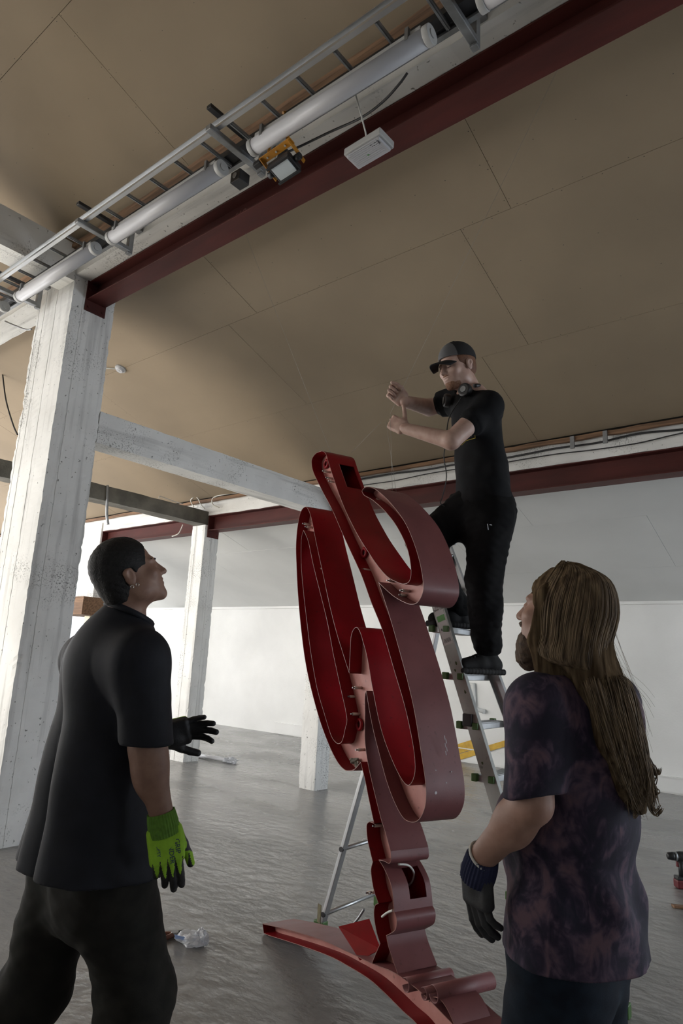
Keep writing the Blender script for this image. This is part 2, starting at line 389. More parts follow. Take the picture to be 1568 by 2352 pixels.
rough_beam('concrete_beam', 'long white concrete beam above the dark red steel beam and cable ladder', -14.9, 5.9, 2.50, 2.76, 4.70, 4.955, M_CONCX, 0.005, 4, 'x', 200)
rough_beam('concrete_beam', 'long white concrete beam with cables, over the farther red steel beam', -14.9, 5.9, 6.16, 6.42, 3.475, 3.70, M_CONCX, 0.009, 5, 'x', 260)
rough_beam('timber_strip', 'brown timber strip under the board edge above the farther white beam', -14.9, 5.9, 6.07, 6.115, 3.665, 3.705, M_WOOD, 0.010, 6, 'x', 120)
rough_beam('timber_strip', 'splintered brown timber strip along the long beam behind the cable ladder', -14.9, 5.9, 2.43, 2.49, 4.93, 4.965, M_WOOD, 0.010, 8, 'x', 120)

def i_beam(label, xa, xb, y0, y1, z0, z1, plates, chalk=None):
    t = thing('steel_beam', label, 'steel beam', ((xa + xb) / 2, (y0 + y1) / 2, z0))
    f = 0.012; w = 0.008; ym = (y0 + y1) / 2
    MB().box(xa, xb, y0, y1, z0, z0 + f).build('bottom_flange', M_STEEL, t, 0.002)
    MB().box(xa, xb, y0, y1, z1 - f, z1).build('top_flange', M_STEEL, t, 0.002)
    MB().box(xa, xb, ym - w / 2, ym + w / 2, z0 + f, z1 - f).build('web', M_STEEL, t)
    for px, s in plates:
        MB().box(min(px, px + s * .012), max(px, px + s * .012), y0 - .01, y1 + .01, z0 - .10, z1 + .03).build('end_plate', M_STEEL, t, 0.002)
        for by in (y0 + .02, y1 - .02):
            for bz in (z0 - .06, z1 + .0 - .07):
                MB().cyl((px + s*.012, by, bz), (px + s*.022, by, bz), .011, n=6).build('bolt', M_STEEL, t)
    return t
st = i_beam('dark red steel beam bolted to the side of the massive pillar', -5.25, 5.95, 2.63, 2.81, 4.515, 4.695, [(-5.25, 1)])
M_CHALK = mk('faint_chalk', (0.16, 0.075, 0.065), 0.9)
text_mesh('chalk_number', '619', 0.085, M_CHALK, st, frame((-3.33, 2.7145, 4.605), (1, 0, 0), (0, 0, 1)))
i_beam('long dark red steel beam under the farther white beam, behind the man on the ladder', -5.25, 5.95, 6.17, 6.36, 3.25, 3.475, [(-5.25, 1)])
i_beam('red steel beam between the slender pillar and the pale blue-grey pillar', -10.5, -7.96, 6.17, 6.36, 3.25, 3.475, [(-10.5, 1), (-7.96, -1)])
i_beam('red steel beam hidden past the raw beam between slim and slender pillars', -7.64, -5.51, 6.17, 6.36, 3.25, 3.475, [(-7.64, 1), (-5.51, -1)])
# ------------------------------------------------------------------ things under the ceiling
M_ALU = mk('bright_aluminium', (0.62, 0.63, 0.64), 0.38, metal=1.0, rvar=0.1, vscale=6, stretch=(0.5, 3, 3))
M_GALV = mk('galvanised_steel', (0.33, 0.34, 0.35), 0.5, metal=0.85, col2=(0.24, 0.245, 0.25), vscale=14)
M_BLACKP = mk('black_plastic', (0.018, 0.018, 0.02), 0.45)
M_CABLE = mk('black_cable', (0.02, 0.02, 0.022), 0.5)
M_WCABLE = mk('white_cable', (0.62, 0.61, 0.57), 0.5)
M_DIFF = mk('milky_plastic_diffuser', (0.44, 0.44, 0.46), 0.4, coat=0.1)
M_ENDC = mk('pale_grey_plastic', (0.40, 0.40, 0.39), 0.5)
M_YEL = mk('yellow_powder_coat', (0.50, 0.22, 0.018), 0.45, col2=(0.36, 0.15, 0.014), vscale=10)

# cable ladder
TZ = 4.54; TY0, TY1 = 2.06, 2.30
tray = thing('cable_ladder', 'long galvanised cable ladder with rungs carrying the tube lights', 'cable ladder', (-4.5, 2.18, TZ))
def rail(y, z, name, m, dz=0.05):
    b = MB(); b.box(-14.6, 5.8, y - .014, y + .014, z - .004, z); b.box(-14.6, 5.8, y - .014, y + .014, z + dz, z + dz + .004); b.box(-14.6, 5.8, y + .010, y + .014, z, z + dz)
    b.box(-14.6, 5.8, y - .014, y - .011, z, z + .012)
    return b.build(name, m, tray)
rail(TY0 - .02, TZ, 'side_rail', M_ALU); rail(TY1 + .02, TZ, 'side_rail', M_GALV)
MB().box(-14.6, 5.8, TY1 - .07, TY1 + .005, TZ + .02, TZ + .06).build('cable_bundle', M_CABLE, tray)
rg = None
x = -9.85
while x < 1.2:
    if rg is None:
        rg = MB().box(x - .011, x + .011, TY0, TY1, TZ, TZ + .016).box(x - .003, x + .003, TY0, TY1, TZ - .006, TZ).build('rung', M_GALV, tray); x0r = x
    else:
        c = rg.copy(); COL.objects.link(c); c.location.x += x - x0r
    x += 0.265
# bundled cables lying in the ladder
for k in range(6):
    rr = random.Random(k); pts = []
    xx = -14.4
    while xx < 5.6:
        pts.append((xx, 2.245 + k * .008 + rr.uniform(-.008, .008), TZ + .028 + rr.uniform(-.006, .012))); xx += .45
    MB().tube(pts, .006, 6).build('cable', M_CABLE if k % 3 else M_ENDC, tray)
# support brackets under the ladder, fixed to the long beam
def bracket(x, label, long=False):
    t = thing('bracket', label, 'bracket', (x, 2.3, TZ), 'brackets under the cable ladder')
    MB().box(x - .022, x + .022, 1.98, 2.42, TZ - .044, TZ - .008).build('arm', M_GALV, t, 0.004)
    MB().box(x - .02, x + .02, 2.40, 2.44, TZ - .06, TZ + .26).build('post', M_GALV, t, 0.003)
    MB().box(x - .03, x + .03, 2.43, 2.50, TZ + .17, TZ + .25).build('foot_plate', M_GALV, t, 0.003)
    MB().box(x - .02, x + .02, 1.97, 2.42, TZ + .10, TZ + .125).build('upper_arm', M_BLACKP, t, 0.003)
    MB().cyl((x, 2.41, TZ - .048), (x, 2.41, TZ - .062), .012, n=6).build('bolt', M_GALV, t)
for x, lab in ((-8.74, 'grey bracket under the cable ladder far beyond the massive pillar'), (-7.2, 'grey bracket under the cable ladder just beyond the massive pillar'), (-5.72, 'grey bracket under the cable ladder against the front of the massive pillar'),
               (-4.27, 'grey bracket under the cable ladder beside the red beam end plate'), (-2.80, 'grey bracket under the cable ladder beside the yellow work light'), (-1.29, 'pale grey bracket under the cable ladder past the hanging emergency lamp'), (0.24, 'grey bracket under the cable ladder at the end of its last light')):
    bracket(x, lab)
# tube lights
def tube_light(xa, label):
    xb = xa + 1.26; yc = 2.215; zc = TZ - .075; R = 0.046
    t = thing('tube_light', label, 'tube light', (xa, yc, zc), 'row of tube lights under the cable ladder')
    MB().cyl((xa + .03, yc, zc), (xb - .03, yc, zc), R, n=28).build('diffuser', M_DIFF, t)
    MB().box(xa + .05, xb - .05, yc - .03, yc + .03, zc + .035, zc + .06).build('mounting_channel', M_ENDC, t, .003)
    for a, s in ((xa, 1), (xb, -1)):
        c = MB().cyl((a, yc, zc), (a + s * .035, yc, zc), R + .004, n=28).build('end_cap', M_ENDC, t, .004)
        MB().cyl((a - s * .006, yc, zc), (a, yc, zc), .022, n=14).build('gland', M_ENDC, c)
        MB().box(a + s * .12 - .01, a + s * .12 + .01, yc - R - .003, yc + R + .003, zc + .0, zc + .075).build('clip', M_GALV, t)
    return t
for k, xa in enumerate((-7.16, -5.64, -4.19, -2.67, -1.16)):
    tube_light(xa, ['pale tube light under the cable ladder, beyond the massive pillar',
                    'white tube light crossing in front of the top of the massive pillar', 'grey-white tube light between the pillar light and the yellow work light',
                    'long grey-white tube light directly above the yellow work light', 'tube light past the pale grey bracket by the emergency lamp'][k])
# emergency luminaire hanging on a cord
ec = Vector((-1.925, 2.41, 4.21)); ax = Vector((1, 0.0, 0)); 
em = thing('emergency_lamp', 'white ribbed emergency lamp marked 2-28 hanging on a cord', 'lamp', tuple(ec))
def prism_lamp(c):
    b = MB(); L, Wd, Hh = .126, .064, .022
    # downward facing diffuser with chamfered rim, tilted towards the hall
    n = Vector((0.0, -0.04, -1.0)).normalized(); X = Vector((1, -0.04, 0)); X = (X - n * X.dot(n)).normalized(); Y = n.cross(X)
    return n, X, Y, L, Wd, Hh
n_, X_, Y_, L_, W_, H_ = prism_lamp(ec)
MB().obox(ec - n_ * .012, X_ * L_, Y_ * W_, n_ * .022).build('housing', M_ENDC, em, .006)
MB().obox(ec + n_ * .018, X_ * (L_ - .012), Y_ * (W_ - .010), n_ * .010).build('diffuser', M_DIFF, em, .006)
for k in range(9):
    yy = -W_ + .032 + k * .0118
    MB().obox(ec + n_ * .0285 + Y_ * yy, X_ * (L_ - .03), Y_ * .0032, n_ * .0016).build('rib', M_DIFF, em)
M_INK = mk('black_ink', (0.03, 0.03, 0.035), 0.7)
text_mesh('number_label', '2-28', .034, M_INK, em, frame(ec + n_ * .0292 + X_ * .075 - Y_ * (-W_ + .03) * 1.0, X_, Y_))
MB().cyl(ec + n_ * .028 - X_ * .0 + Y_ * .0, ec + n_ * .031, .006, n=10).build('indicator_light', mk('green_led', (0.1, 0.25, 0.1), .3), em)
MB().tube([ec - n_ * .03 - X_ * .01, ec + Vector((-.02, -.01, .12)), Vector((ec.x - .06, 2.34, TZ + .03))], .0045, 6).build('cord', M_WCABLE, em)
# work light clamped on the ladder: yellow stand, black flood lamp
wl = Vector((-2.50, 2.335, 4.345))
wk = thing('work_light', 'yellow and black flood work light hanging from the cable ladder', 'work light', tuple(wl))
X = Vector((1, 0, 0)); Y = Vector((0, 1, 0)); Z = Vector((0, 0, 1))
nn = Vector((0.10, -0.22, -0.97)).normalized(); bx = (X - nn * X.dot(nn)).normalized(); by = nn.cross(bx)
MB().obox(wl + nn * .01, bx * .082, by * .062, nn * .020).build('lamp_body', M_BLACKP, wk, .006)
MB().obox(wl + nn * .034, bx * .064, by * .046, nn * .004).build('lamp_glass', mk('pale_lamp_glass', (0.55, 0.6, 0.62), .12), wk, .002)
MB().obox(wl + nn * .039 + by * .054, bx * .086, by * .008, nn * .008).build('rim', M_BLACKP, wk, .002)
MB().obox(wl + nn * .039 - by * .054, bx * .086, by * .008, nn * .008).build('rim', M_BLACKP, wk, .002)
for s in (-1, 1):
    MB().bar(wl + bx * (.112 * s) - nn * .01 - by * .05, wl + bx * (.112 * s) - nn * .035 + by * .10, .006, .034, nn).build('side_bracket', M_YEL, wk, .001)
    MB().cyl(wl + bx * (.086 * s), wl + bx * (.125 * s), .02, n=12).build('tilt_knob', M_BLACKP, wk)
MB().bar(wl - bx * .125 - nn * .035 + by * .082, wl + bx * .125 - nn * .035 + by * .082, .044, .006, nn).build('cross_bar', M_YEL, wk, .001)
for k in (-.07, 0, .07): MB().cyl(wl + bx * k - nn * .032 + by * .082, wl + bx * k - nn * .026 + by * .082, .006, n=8).build('screw', M_ENDC, wk)
for s in (-1, 1):
    a = wl + bx * (.075 * s) - nn * .035 + by * .082
    MB().tube(smooth_path([a, a + Vector((0.005, .01, .09)), a + Vector((.005 * s, .0, .165)), a + Vector((.01 * s, -.03, .19)), a + Vector((.01 * s, -.05, .175))]), .0085, 8).build('hook', M_YEL, wk)
MB().obox(wl - bx * .15 - nn * .035 + by * .08, bx * .03, by * .018, nn * .018).build('handle_grip', M_BLACKP, wk, .006)
MB().obox(wl - bx * .02 - nn * .10, bx * .035, by * .028, nn * .025).build('junction_box', M_BLACKP, wk, .004)
pc = [wl - bx * .0 - nn * .125, on(700, 331, 1, 2.42), on(760, 302, 1, 2.43), on(830, 270, 1, 2.43), on(880, 233, 1, 2.41), on(915, 195, 1, 2.38), on(935, 168, 1, 2.36)]
tag(MB().tube(smooth_path(pc), .007, 8).build('cable', M_CABLE), 'black lead looping from the work light up to the cable ladder', 'cable')
# small black box on the white beam
pb = on(551, 412, 1, 2.46)
sb = thing('sensor_box', 'small black box fixed to the white beam beside the work light', 'box', tuple(pb))
MB().obox(pb, X * .045, Y * .045, Z * .04).build('housing', M_BLACKP, sb, .004)
MB().cyl(pb + Vector((0, -.046, 0)), pb + Vector((0, -.05, 0)), .02, n=14).build('lens', M_GALV, sb)
# smoke detector with its cable
dp = Vector((-6.39, 3.71, ceil_z(3.71))); dn = Vector((0, -0.33, -0.944))
sd = thing('smoke_detector', 'round white smoke detector on the boards beside the massive pillar', 'smoke detector', tuple(dp))
MB().cyl(dp, dp + dn * .018, .062, .062, 28).build('base', M_ENDC, sd, .002)
MB().cyl(dp + dn * .018, dp + dn * .042, .052, .036, 28).build('sensor_head', M_DIFF, sd, .002)
MB().cyl(dp + dn * .042, dp + dn * .045, .012, .012, 12).build('led_ring', M_ENDC, sd)
MB().tube([dp + Vector((-.05, -.02, -.002)), dp + Vector((-.3, -.12, .035)), dp + Vector((-.6, -.2, .062))], .008, 6).build('cable', M_WCABLE, sd)
# cables along the far beam
def cable(pts, r, m, label, name='cable', sub=6):
    o = MB().tube(smooth_path(pts, sub), r, 6).build(name, m); tag(o, label, 'cable'); return o
rr = random.Random(5)
for k, (zz, yy, lab) in enumerate(((3.63, 6.13, 'thick black cable sagging along the farther white beam'), (3.57, 6.12, 'thin black cable running low on the farther white beam'))):
    pts = []; xx = -5.0
    while xx < 2.5: pts.append((xx, yy + rr.uniform(-.006, .0), zz + rr.uniform(-.02, .016))); xx += .38
    cable(pts, .010 if k == 0 else .006, M_CABLE, lab)
cable([on(503, 1166, 1, 6.1), on(488, 1158, 1, 6.08), on(492, 1142, 1, 6.08), on(530, 1133, 1, 6.1), on(590, 1128, 1, 6.12)], .011, M_WCABLE, 'looped white cable at the top of the slender pillar')
cable([on(445, 1165, 1, 6.1), on(438, 1148, 1, 6.05), on(452, 1142, 1, 6.05), on(462, 1160, 1, 6.08), on(470, 1168, 1, 6.1)], .008, M_WCABLE, 'small curl of pale cable above the raw grey beam end')
cable([on(365, 1145, 0, -7.6), on(368, 1140, 0, -7.6), on(390, 1148, 0, -7.6), on(420, 1158, 0, -7.6)], .006, M_WCABLE, 'thin pale wire over the edge of the raw grey beam')
cable([on(420, 1205, 1, 6.15), on(410, 1225, 1, 6.12), on(395, 1232, 1, 6.1)], .008, M_WCABLE, 'white cable end hanging over the red beam past the dark-haired man')
cable([on(680, 1105, 1, 6.10), on(715, 1100, 1, 6.1), on(745, 1096, 1, 6.1)], .012, M_WCABLE, 'white conduit along the timber strip behind the sign top')
cable([on(6, 860, 1, 3.2), on(14, 920, 1, 3.2), on(30, 975, 1, 3.2), on(40, 998, 1, 3.2)], .009, M_CABLE, 'black wire dangling beside the massive pillar')
cable([on(247, 1115, 0, -7.63), on(246, 1150, 0, -7.62), on(245, 1180, 0, -7.62), on(248, 1205, 0, -7.62)], .018, M_GALV, 'grey flexible hose hanging from the raw grey beam')
cable([on(12, 738, 1, 2.47), on(35, 748, 1, 2.47), on(60, 757, 1, 2.47), on(72, 756, 1, 2.45)], .008, M_GALV, 'short grey conduit on the white beam left of the massive pillar')
for x_ in (-1.85, -2.16):
    MBx = MB().box(x_ - .02, x_ + .02, 6.05, 6.068, 3.58, 3.70).build('hanger', M_GALV); tag(MBx, 'dark metal hanger strap on the timber strip above the farther beam', 'hanger', 'hanger straps on the timber strip')
# boxed shaft ending in a wooden crate, and the cream post below it
M_CREAM = mk('cream_paint', (0.72, 0.69, 0.52), 0.6)
cr = thing('wooden_crate', 'open brown wooden crate at the foot of the hanging white shaft', 'crate', (-10.75, 6.1, 2.02))
MB().box(-11.25, -10.3, 5.85, 6.5, 2.27, 2.30).build('top_board', M_WOOD, cr, .004)
MB().box(-11.25, -10.3, 5.85, 6.5, 2.00, 2.03).build('bottom_board', M_WOOD, cr, .004)
MB().box(-11.25, -11.22, 5.85, 6.5, 2.03, 2.27).build('side_board', M_WOOD, cr)
MB().box(-10.33, -10.30, 5.85, 6.5, 2.03, 2.27).build('side_board', M_WOOD, cr)
MB().box(-11.22, -10.33, 6.47, 6.5, 2.03, 2.27).build('back_board', M_WOOD, cr)
MB().box(-10.75, -10.72, 5.86, 6.47, 2.03, 2.27).build('divider', M_WOOD, cr)
MB().box(-10.72, -10.33, 5.86, 5.88, 2.03, 2.27).build('front_board', M_WOOD, cr)
po = MB(); po.box(-10.72, -10.55, 6.15, 6.32, 0, 2.0); po.box(-10.74, -10.53, 6.13, 6.34, 0, .012)
tag(po.build('steel_post', M_CREAM, None, .006), 'cream painted post below the wooden crate', 'post')
# ------------------------------------------------------------------ the big red metal sign letter
M_RED = mk('weathered_red_paint', (0.24, 0.003, 0.008), 0.45, col2=(0.20, 0.0025, 0.006), vscale=5, spec=0.28, rvar=0.06, speck=0.5, sscale=55, scol=(0.055, 0.010, 0.010), bump=0.03, bscale=160)
M_SHEEN = mk('red_with_painted_sheen', (0.19, 0.062, 0.064), 0.5, col2=(0.155, 0.048, 0.050), vscale=6, spec=0.5, rvar=0.06, speck=0.45, sscale=50, scol=(0.07, 0.018, 0.018), bump=0.03, bscale=160)  # same red with the bright room's greyish reflection mixed into its colour
M_PINK = mk('faded_pink_primer', (0.48, 0.21, 0.18), 0.55, col2=(0.38, 0.14, 0.12), vscale=9, speck=0.5, sscale=40, scol=(0.10, 0.03, 0.02), bump=0.05, bscale=120)
M_EDGE = mk('bare_cut_edge', (0.27, 0.12, 0.10), 0.45)
M_SOOT = mk('grey_debris', (0.09, 0.08, 0.06), 0.95, col2=(0.30, 0.28, 0.24), vscale=30)
M_INSUL = mk('milky_glass_insulator', (0.55, 0.48, 0.42), 0.25)
E_DIR = Vector((-0.926, 0.376, 0)).normalized(); D_DIR = Vector((0.376, 0.926, 0)).normalized()
F0 = on(607, 2146, 2, 0.0)
LD = 0.19
sign = thing('sign_letter', 'tall red metal channel letter leaning over its curved base', 'sign letter', tuple(F0))
def sz(px, py):
    r = at(px, py, 1.0) - CAM; t = (F0 - CAM).dot(D_DIR) / r.dot(D_DIR); p = CAM + r * t
    return ((F0 - p).dot(E_DIR), p.z)
def W3(s, z, d=0.0): return F0 - E_DIR * s + Vector((0, 0, z)) + D_DIR * d
def chain(px, sub=5, closed=False):
    pts = [Vector((*sz(*p), 0)) for p in px]
    if closed: pts = pts + [pts[0]]
    return [(q.x, q.y) for q in smooth_path(pts, sub)]
def ribbon(c, name, fr=(0.0, 1.0), skip=None, depth=LD, d0=0.0, th=0.0018, mat=None, parent=None, edge=True):
    "sheet metal strip following the chain c, from the open front to the back plate"
    b = MB(); n = len(c)
    nrm = []
    for i in range(n):
        a, q = c[max(i-1, 0)], c[min(i+1, n-1)]; dx, dz = q[0]-a[0], q[1]-a[1]; l = math.hypot(dx, dz) or 1; nrm.append((-dz/l*th, dx/l*th))
    vs = []; m = len(fr)
    for side in (1, -1):
        for i in range(n):
            for f in fr: vs.append(W3(c[i][0] + nrm[i][0]*side, c[i][1] + nrm[i][1]*side, d0 + f * depth))
    fs = []; off = n * m
    for i in range(n - 1):
        for j in range(m - 1):
            if skip and skip(i, j): continue
            fs.append((i*m+j, (i+1)*m+j, (i+1)*m+j+1, i*m+j+1)); fs.append((off+i*m+j, off+i*m+j+1, off+(i+1)*m+j+1, off+(i+1)*m+j))
    b.add(vs, fs, True)
    o = b.build(name, mat or M_RED, parent or sign)
    if edge:
        e = MB(); ev = []
        for i in range(n):
            for k in (-1, 1): ev.append(W3(c[i][0] + nrm[i][0]*k*.62, c[i][1] + nrm[i][1]*k*.62, d0 - .0008))
            for k in (-1, 1): ev.append(W3(c[i][0] + nrm[i][0]*k*.62, c[i][1] + nrm[i][1]*k*.62, d0 + .0008))
        ef = []
        for i in range(n - 1):
            a, q = i*4, (i+1)*4
            ef += [(a, a+1, q+1, q), (a+2, q+2, q+3, a+3), (a, q, q+2, a+2), (a+1, a+3, q+3, q+1)]
        e.add(ev, ef); e.build('cut_edge', M_EDGE, o)
    return o
O1 = [(739,1036),(726,1041),(717,1053),(716,1068),(721,1088),(740,1127),(763,1171),(785,1222),(804,1264),(830,1321),(852,1382),(879,1450),(906,1542),(928,1616),(944,1686),(952,1737),(953,1772),(946,1796),(935,1803),(919,1784),(897,1737),(874,1670),(855,1578),(844,1514),(834,1475),(826,1450),(817,1441),(807,1458),(804,1500),(802,1546)]
O1b = [(802,1546),(775,1460),(757,1390),(740,1310),(727,1250),(717,1200),(710,1175),(702,1164),(691,1175),(684,1205),(680,1250),(681,1300),(684,1360),(692,1450),(705,1540),(730,1640),(755,1710),(775,1750),(790,1767),(800,1770),(814,1767),(828,1751)]
O1c = [(828,1751),(838,1790),(848,1840),(859,1891)]
O1d = [(859,1891),(848,1888),(842,1897),(844,1928),(850,1955),(856,1980)]
O1e = [(856,1980),(852,2001),(858,2042),(869,2075)]
O1f = [(869,2075),(861,2081),(859,2104),(865,2142),(873,2167)]
O1g = [(873,2167),(864,2188),(854,2212)]
O2 = [(739,1036),(748,1042),(756,1068),(775,1125),(790,1165),(803,1193),(821,1228),(842,1262),(866,1298),(890,1325),(914,1338),(930,1341),(941,1333),(944,1310),(938,1270),(925,1235),(905,1200),(880,1170),(855,1148),(837,1138),(831,1128)]
O2x = [(831,1128),(839,1119),(857,1121),(880,1138),(905,1165),(930,1200),(950,1245),(965,1295),(972,1340),(970,1363),(960,1382),(947,1388),(930,1384),(905,1370),(885,1353),(869,1337)]
O2b = [(869,1337),(881,1372),(898,1426),(919,1500),(935,1560),(951,1629),(967,1727),(977,1795),(978,1838),(972,1865),(960,1884),(944,1888),(925,1877),(905,1840),(887,1791),(871,1731),(858,1680),(849,1635),(841,1587)]
O2c = [(841,1587),(838,1600),(838,1650),(838,1700),(845,1753),(860,1820),(875,1880),(886,1915),(897,1955)]
O2d = [(897,1955),(898,1975),(893,1983),(883,1978),(870,1975)]
O2e = [(870,1975),(879,1989),(891,2013),(899,2036),(903,2065),(905,2095)]
O2f = [(905,2095),(909,2104),(911,2116),(909,2132),(903,2140),(887,2149)]
O2g = [(887,2149),(892,2173),(902,2204),(913,2236)]
O3 = [(697,1218),(692,1240),(692,1300),(697,1360),(705,1430),(714,1500),(728,1580),(745,1640),(760,1688),(770,1704),(778,1708),(786,1701),(793,1672),(796,1645),(780,1570),(765,1500),(752,1430),(735,1360),(720,1300),(708,1244)]
def wall_path(*parts):
    out = []
    for p in parts:
        c = chain(p); out += c if not out else c[1:]
    return out
c1 = wall_path(O1, O1b); 
ribbon(c1, 'outer_wall')
ribbon(chain(O1c), 'stem_wall')
for seg in (O1d, O1e, O1f, O1g): ribbon(chain(seg), 'scallop_wall')
c2 = chain(O2)
# rectangular opening cut in the top of the letter's right wall
hole = [i for i, p in enumerate(c2) if sz(0, 0) is not None]
zs_top, zs_bot = sz(752, 1058)[1], sz(768, 1104)[1]
def skip_top(i, j): return j == 1 and i < 30 and zs_bot < c2[i][1] < zs_top and i > 3
ribbon(c2, 'bowl_wall', (0.0, 0.36, 0.88, 1.0), skip_top)
ribbon(chain(O2x), 'bowl_wall', mat=M_SHEEN)
ribbon(chain(O2b), 'bulge_wall', mat=M_SHEEN); ribbon(chain(O2c), 'stem_wall', mat=M_SHEEN)
ribbon(chain(O2d), 'scallop_wall', mat=M_SHEEN)
c2e = chain(O2e); zt, zb = sz(884, 1998)[1], sz(902, 2068)[1]
ribbon(c2e, 'scallop_wall', (0.0, 0.42, 0.86, 1.0), lambda i, j: j == 1 and zb < c2e[i][1] < zt, mat=M_SHEEN)
ribbon(chain(O2f), 'scallop_wall', mat=M_SHEEN); ribbon(chain(O2g), 'stem_wall', mat=M_SHEEN)
c3 = chain(O3, closed=True); ribbon(c3, 'counter_wall')
# back plate: the letter's own outline with the counter cut out
right = wall_path(O2, O2x, O2b, O2c, O2d, O2e, O2f, O2g); left = wall_path(O1, O1b, O1c, O1d, O1e, O1f, O1g)
outline = left + right[::-1][:-1]
def clean(c):
    out = []
    for p in c:
        if not out or math.hypot(p[0]-out[-1][0], p[1]-out[-1][1]) > 1e-4: out.append(p)
    return out
outline = clean(outline); hole3 = clean(c3)[:-1]
def plate(name, loops, d, th, mat):
    flat = [p for l in loops for p in l]
    tris = tessellate_polygon([[Vector((p[0], p[1], 0)) for p in l] for l in loops])
    b = MB(); n = len(flat)
    vs = [W3(p[0], p[1], d) for p in flat] + [W3(p[0], p[1], d + th) for p in flat]
    fs = []
    for t in tris:
        a = flat[t[0]]; q = flat[t[1]]; r = flat[t[2]]
        fs.append(tuple(t)); fs.append(tuple(i + n for i in reversed(t)))
    k = 0
    for l in loops:
        m = len(l)
        for i in range(m): fs.append((k+i, k+(i+1)%m, n+k+(i+1)%m, n+k+i))
        k += m
    b.add(vs, fs)
    o = b.build(name, mat, sign)
    bm = bmesh.new(); bm.from_mesh(o.data); bmesh.ops.recalc_face_normals(bm, faces=bm.faces); bm.to_mesh(o.data); bm.free()
    return o
PD = 0.068
plate('inner_plate', [outline, hole3], PD, .004, M_PINK)
plate('back_plate', [outline, hole3], LD - .006, .004, M_RED)
# curved base: a channel arching over the floor
BT = [sz(*p) for p in [(603,2122),(656,2134),(733,2157),(800,2187),(854,2213),(893,2228),(918,2242),(957,2271),(985,2296),(1008,2320),(1039,2352)]]
BB = [sz(*p) for p in [(606,2145),(680,2168),(752,2194),(800,2219),(848,2249),(886,2283),(924,2321),(957,2352)]]
e1 = BT[-1]; e2 = BB[-1]
BT += [(e1[0] + .08, e1[1] - .012), (e1[0] + .16, e1[1] - .05), (e1[0] + .24, e1[1] - .11), (e1[0] + .30, 0.03)]
BB += [(e2[0] + .10, e2[1] - .03), (e2[0] + .20, e2[1] - .08), (e2[0] + .26, e2[1] - .12), (e1[0] + .27, .004)]
sp2 = lambda c: [(q.x, max(q.y, .003)) for q in smooth_path([Vector((*p, 0)) for p in c], 5)]
bt, bbm = sp2(BT), sp2(BB)
ribbon(bt, 'base_top_wall', mat=M_SHEEN); ribbon(bbm, 'base_bottom_wall')
plate('base_plate', [clean(bt + bbm[::-1])], PD, .004, M_PINK)
ribbon([bt[0], bbm[0]], 'base_end_wall', edge=False)
# rolled curls lying across the base, fallen flap plate, studs, cables
def curl(pa, pb, r, name='curl_roll', parent=sign):
    a = W3(*sz(*pa), -.01); b = a + D_DIR * pb
    m = MB(); n = 22; x = Vector((0, 0, 1)); y = D_DIR.cross(x).normalized(); vs = []
    for p in (a, b):
        for k in range(n):
            t = -0.9 + 5.3 * k / (n - 1); rr_ = r * (1.0 - .10 * k / n)
            vs.append(p + x * (rr_ * math.cos(t)) + y * (rr_ * math.sin(t)))
    m.add(vs, [(k, k + 1, n + k + 1, n + k) for k in range(n - 1)], True)
    o = m.build(name, M_SHEEN, parent); so = o.modifiers.new('thick', 'SOLIDIFY'); so.thickness = .003; return o
curl((936, 2262), .215, .026); curl((978, 2282), .20, .022); curl((1000, 2283), .27, .03)
lf = []
for k in range(14):
    t = k / 13; lf.append((sz(985, 2300)[0] + .17 * t, sz(985, 2300)[1] + .055 * math.sin(t * math.pi) ** .7 - .05 * t))
ribbon(lf, 'leaf_scroll', depth=.16, d0=.0, mat=M_SHEEN)
# flap: loose red plate propped behind the base
fa, fb, fc, fd = at(777, 2128, 2.98), at(848, 2110, 3.00), at(874, 2180, 2.83), at(826, 2205, 2.82)
fl = MB(); nrm = (fb - fa).cross(fd - fa).normalized() * .003
fl.add([fa, fb, fc, fd, fa + nrm, fb + nrm, fc + nrm, fd + nrm], [(0,1,2,3),(7,6,5,4),(0,4,5,1),(1,5,6,2),(2,6,7,3),(3,7,4,0)])
flp = fl.build('flap_plate', mk('glossy_red_paint', (0.30, 0.006, 0.012), .25, col2=(.24, .005, .01), vscale=8, coat=.3), sign)
MB().bar(fa.lerp(fd, .15).lerp(fb, .3) + nrm * 1.2, fa.lerp(fd, .3).lerp(fb.lerp(fc, .3), .8) + nrm * 1.2, .004, .006, nrm).build('fold_seam', M_RED, flp)
# white reflex strip and upright lug on the base, wires sticking out
lug = W3(*sz(684, 2112), .12)
MB().bar(lug + Vector((0, 0, -.03)), lug + Vector((0, 0, .055)), .034, .004, D_DIR).build('metal_lug', mk('tarnished_brass', (.16, .14, .07), .5, metal=.6, col2=(.08, .07, .04), vscale=40), sign)
q0 = W3(*sz(770, 2165), .10)
for pts in ([(0,0,0),(-.012,.0,.05),(.012,.01,.09),(.035,.02,.13)], [(-.05,0,.015),(-.02,.0,.055),(.03,.01,.07)]):
    MB().tube(smooth_path([q0 + Vector(p) for p in pts]), .006, 8).build('wire_end', M_GALV, sign)
def stud(px, py, d=PD, r=.010, L=.05, m=None, name='stud'):
    p = W3(*sz(px, py), 0); r0 = (p - CAM).normalized()
    # slide along the view ray to the plate depth
    t = d / r0.dot(D_DIR); q = p + r0 * t
    o = MB().cyl(q, q - D_DIR * L, r, n=10).build(name, m or M_INSUL, sign)
    MB().cyl(q - D_DIR * (L), q - D_DIR * (L + .012), r * .55, n=8).build('stud_tip', M_GALV, o)
    return o
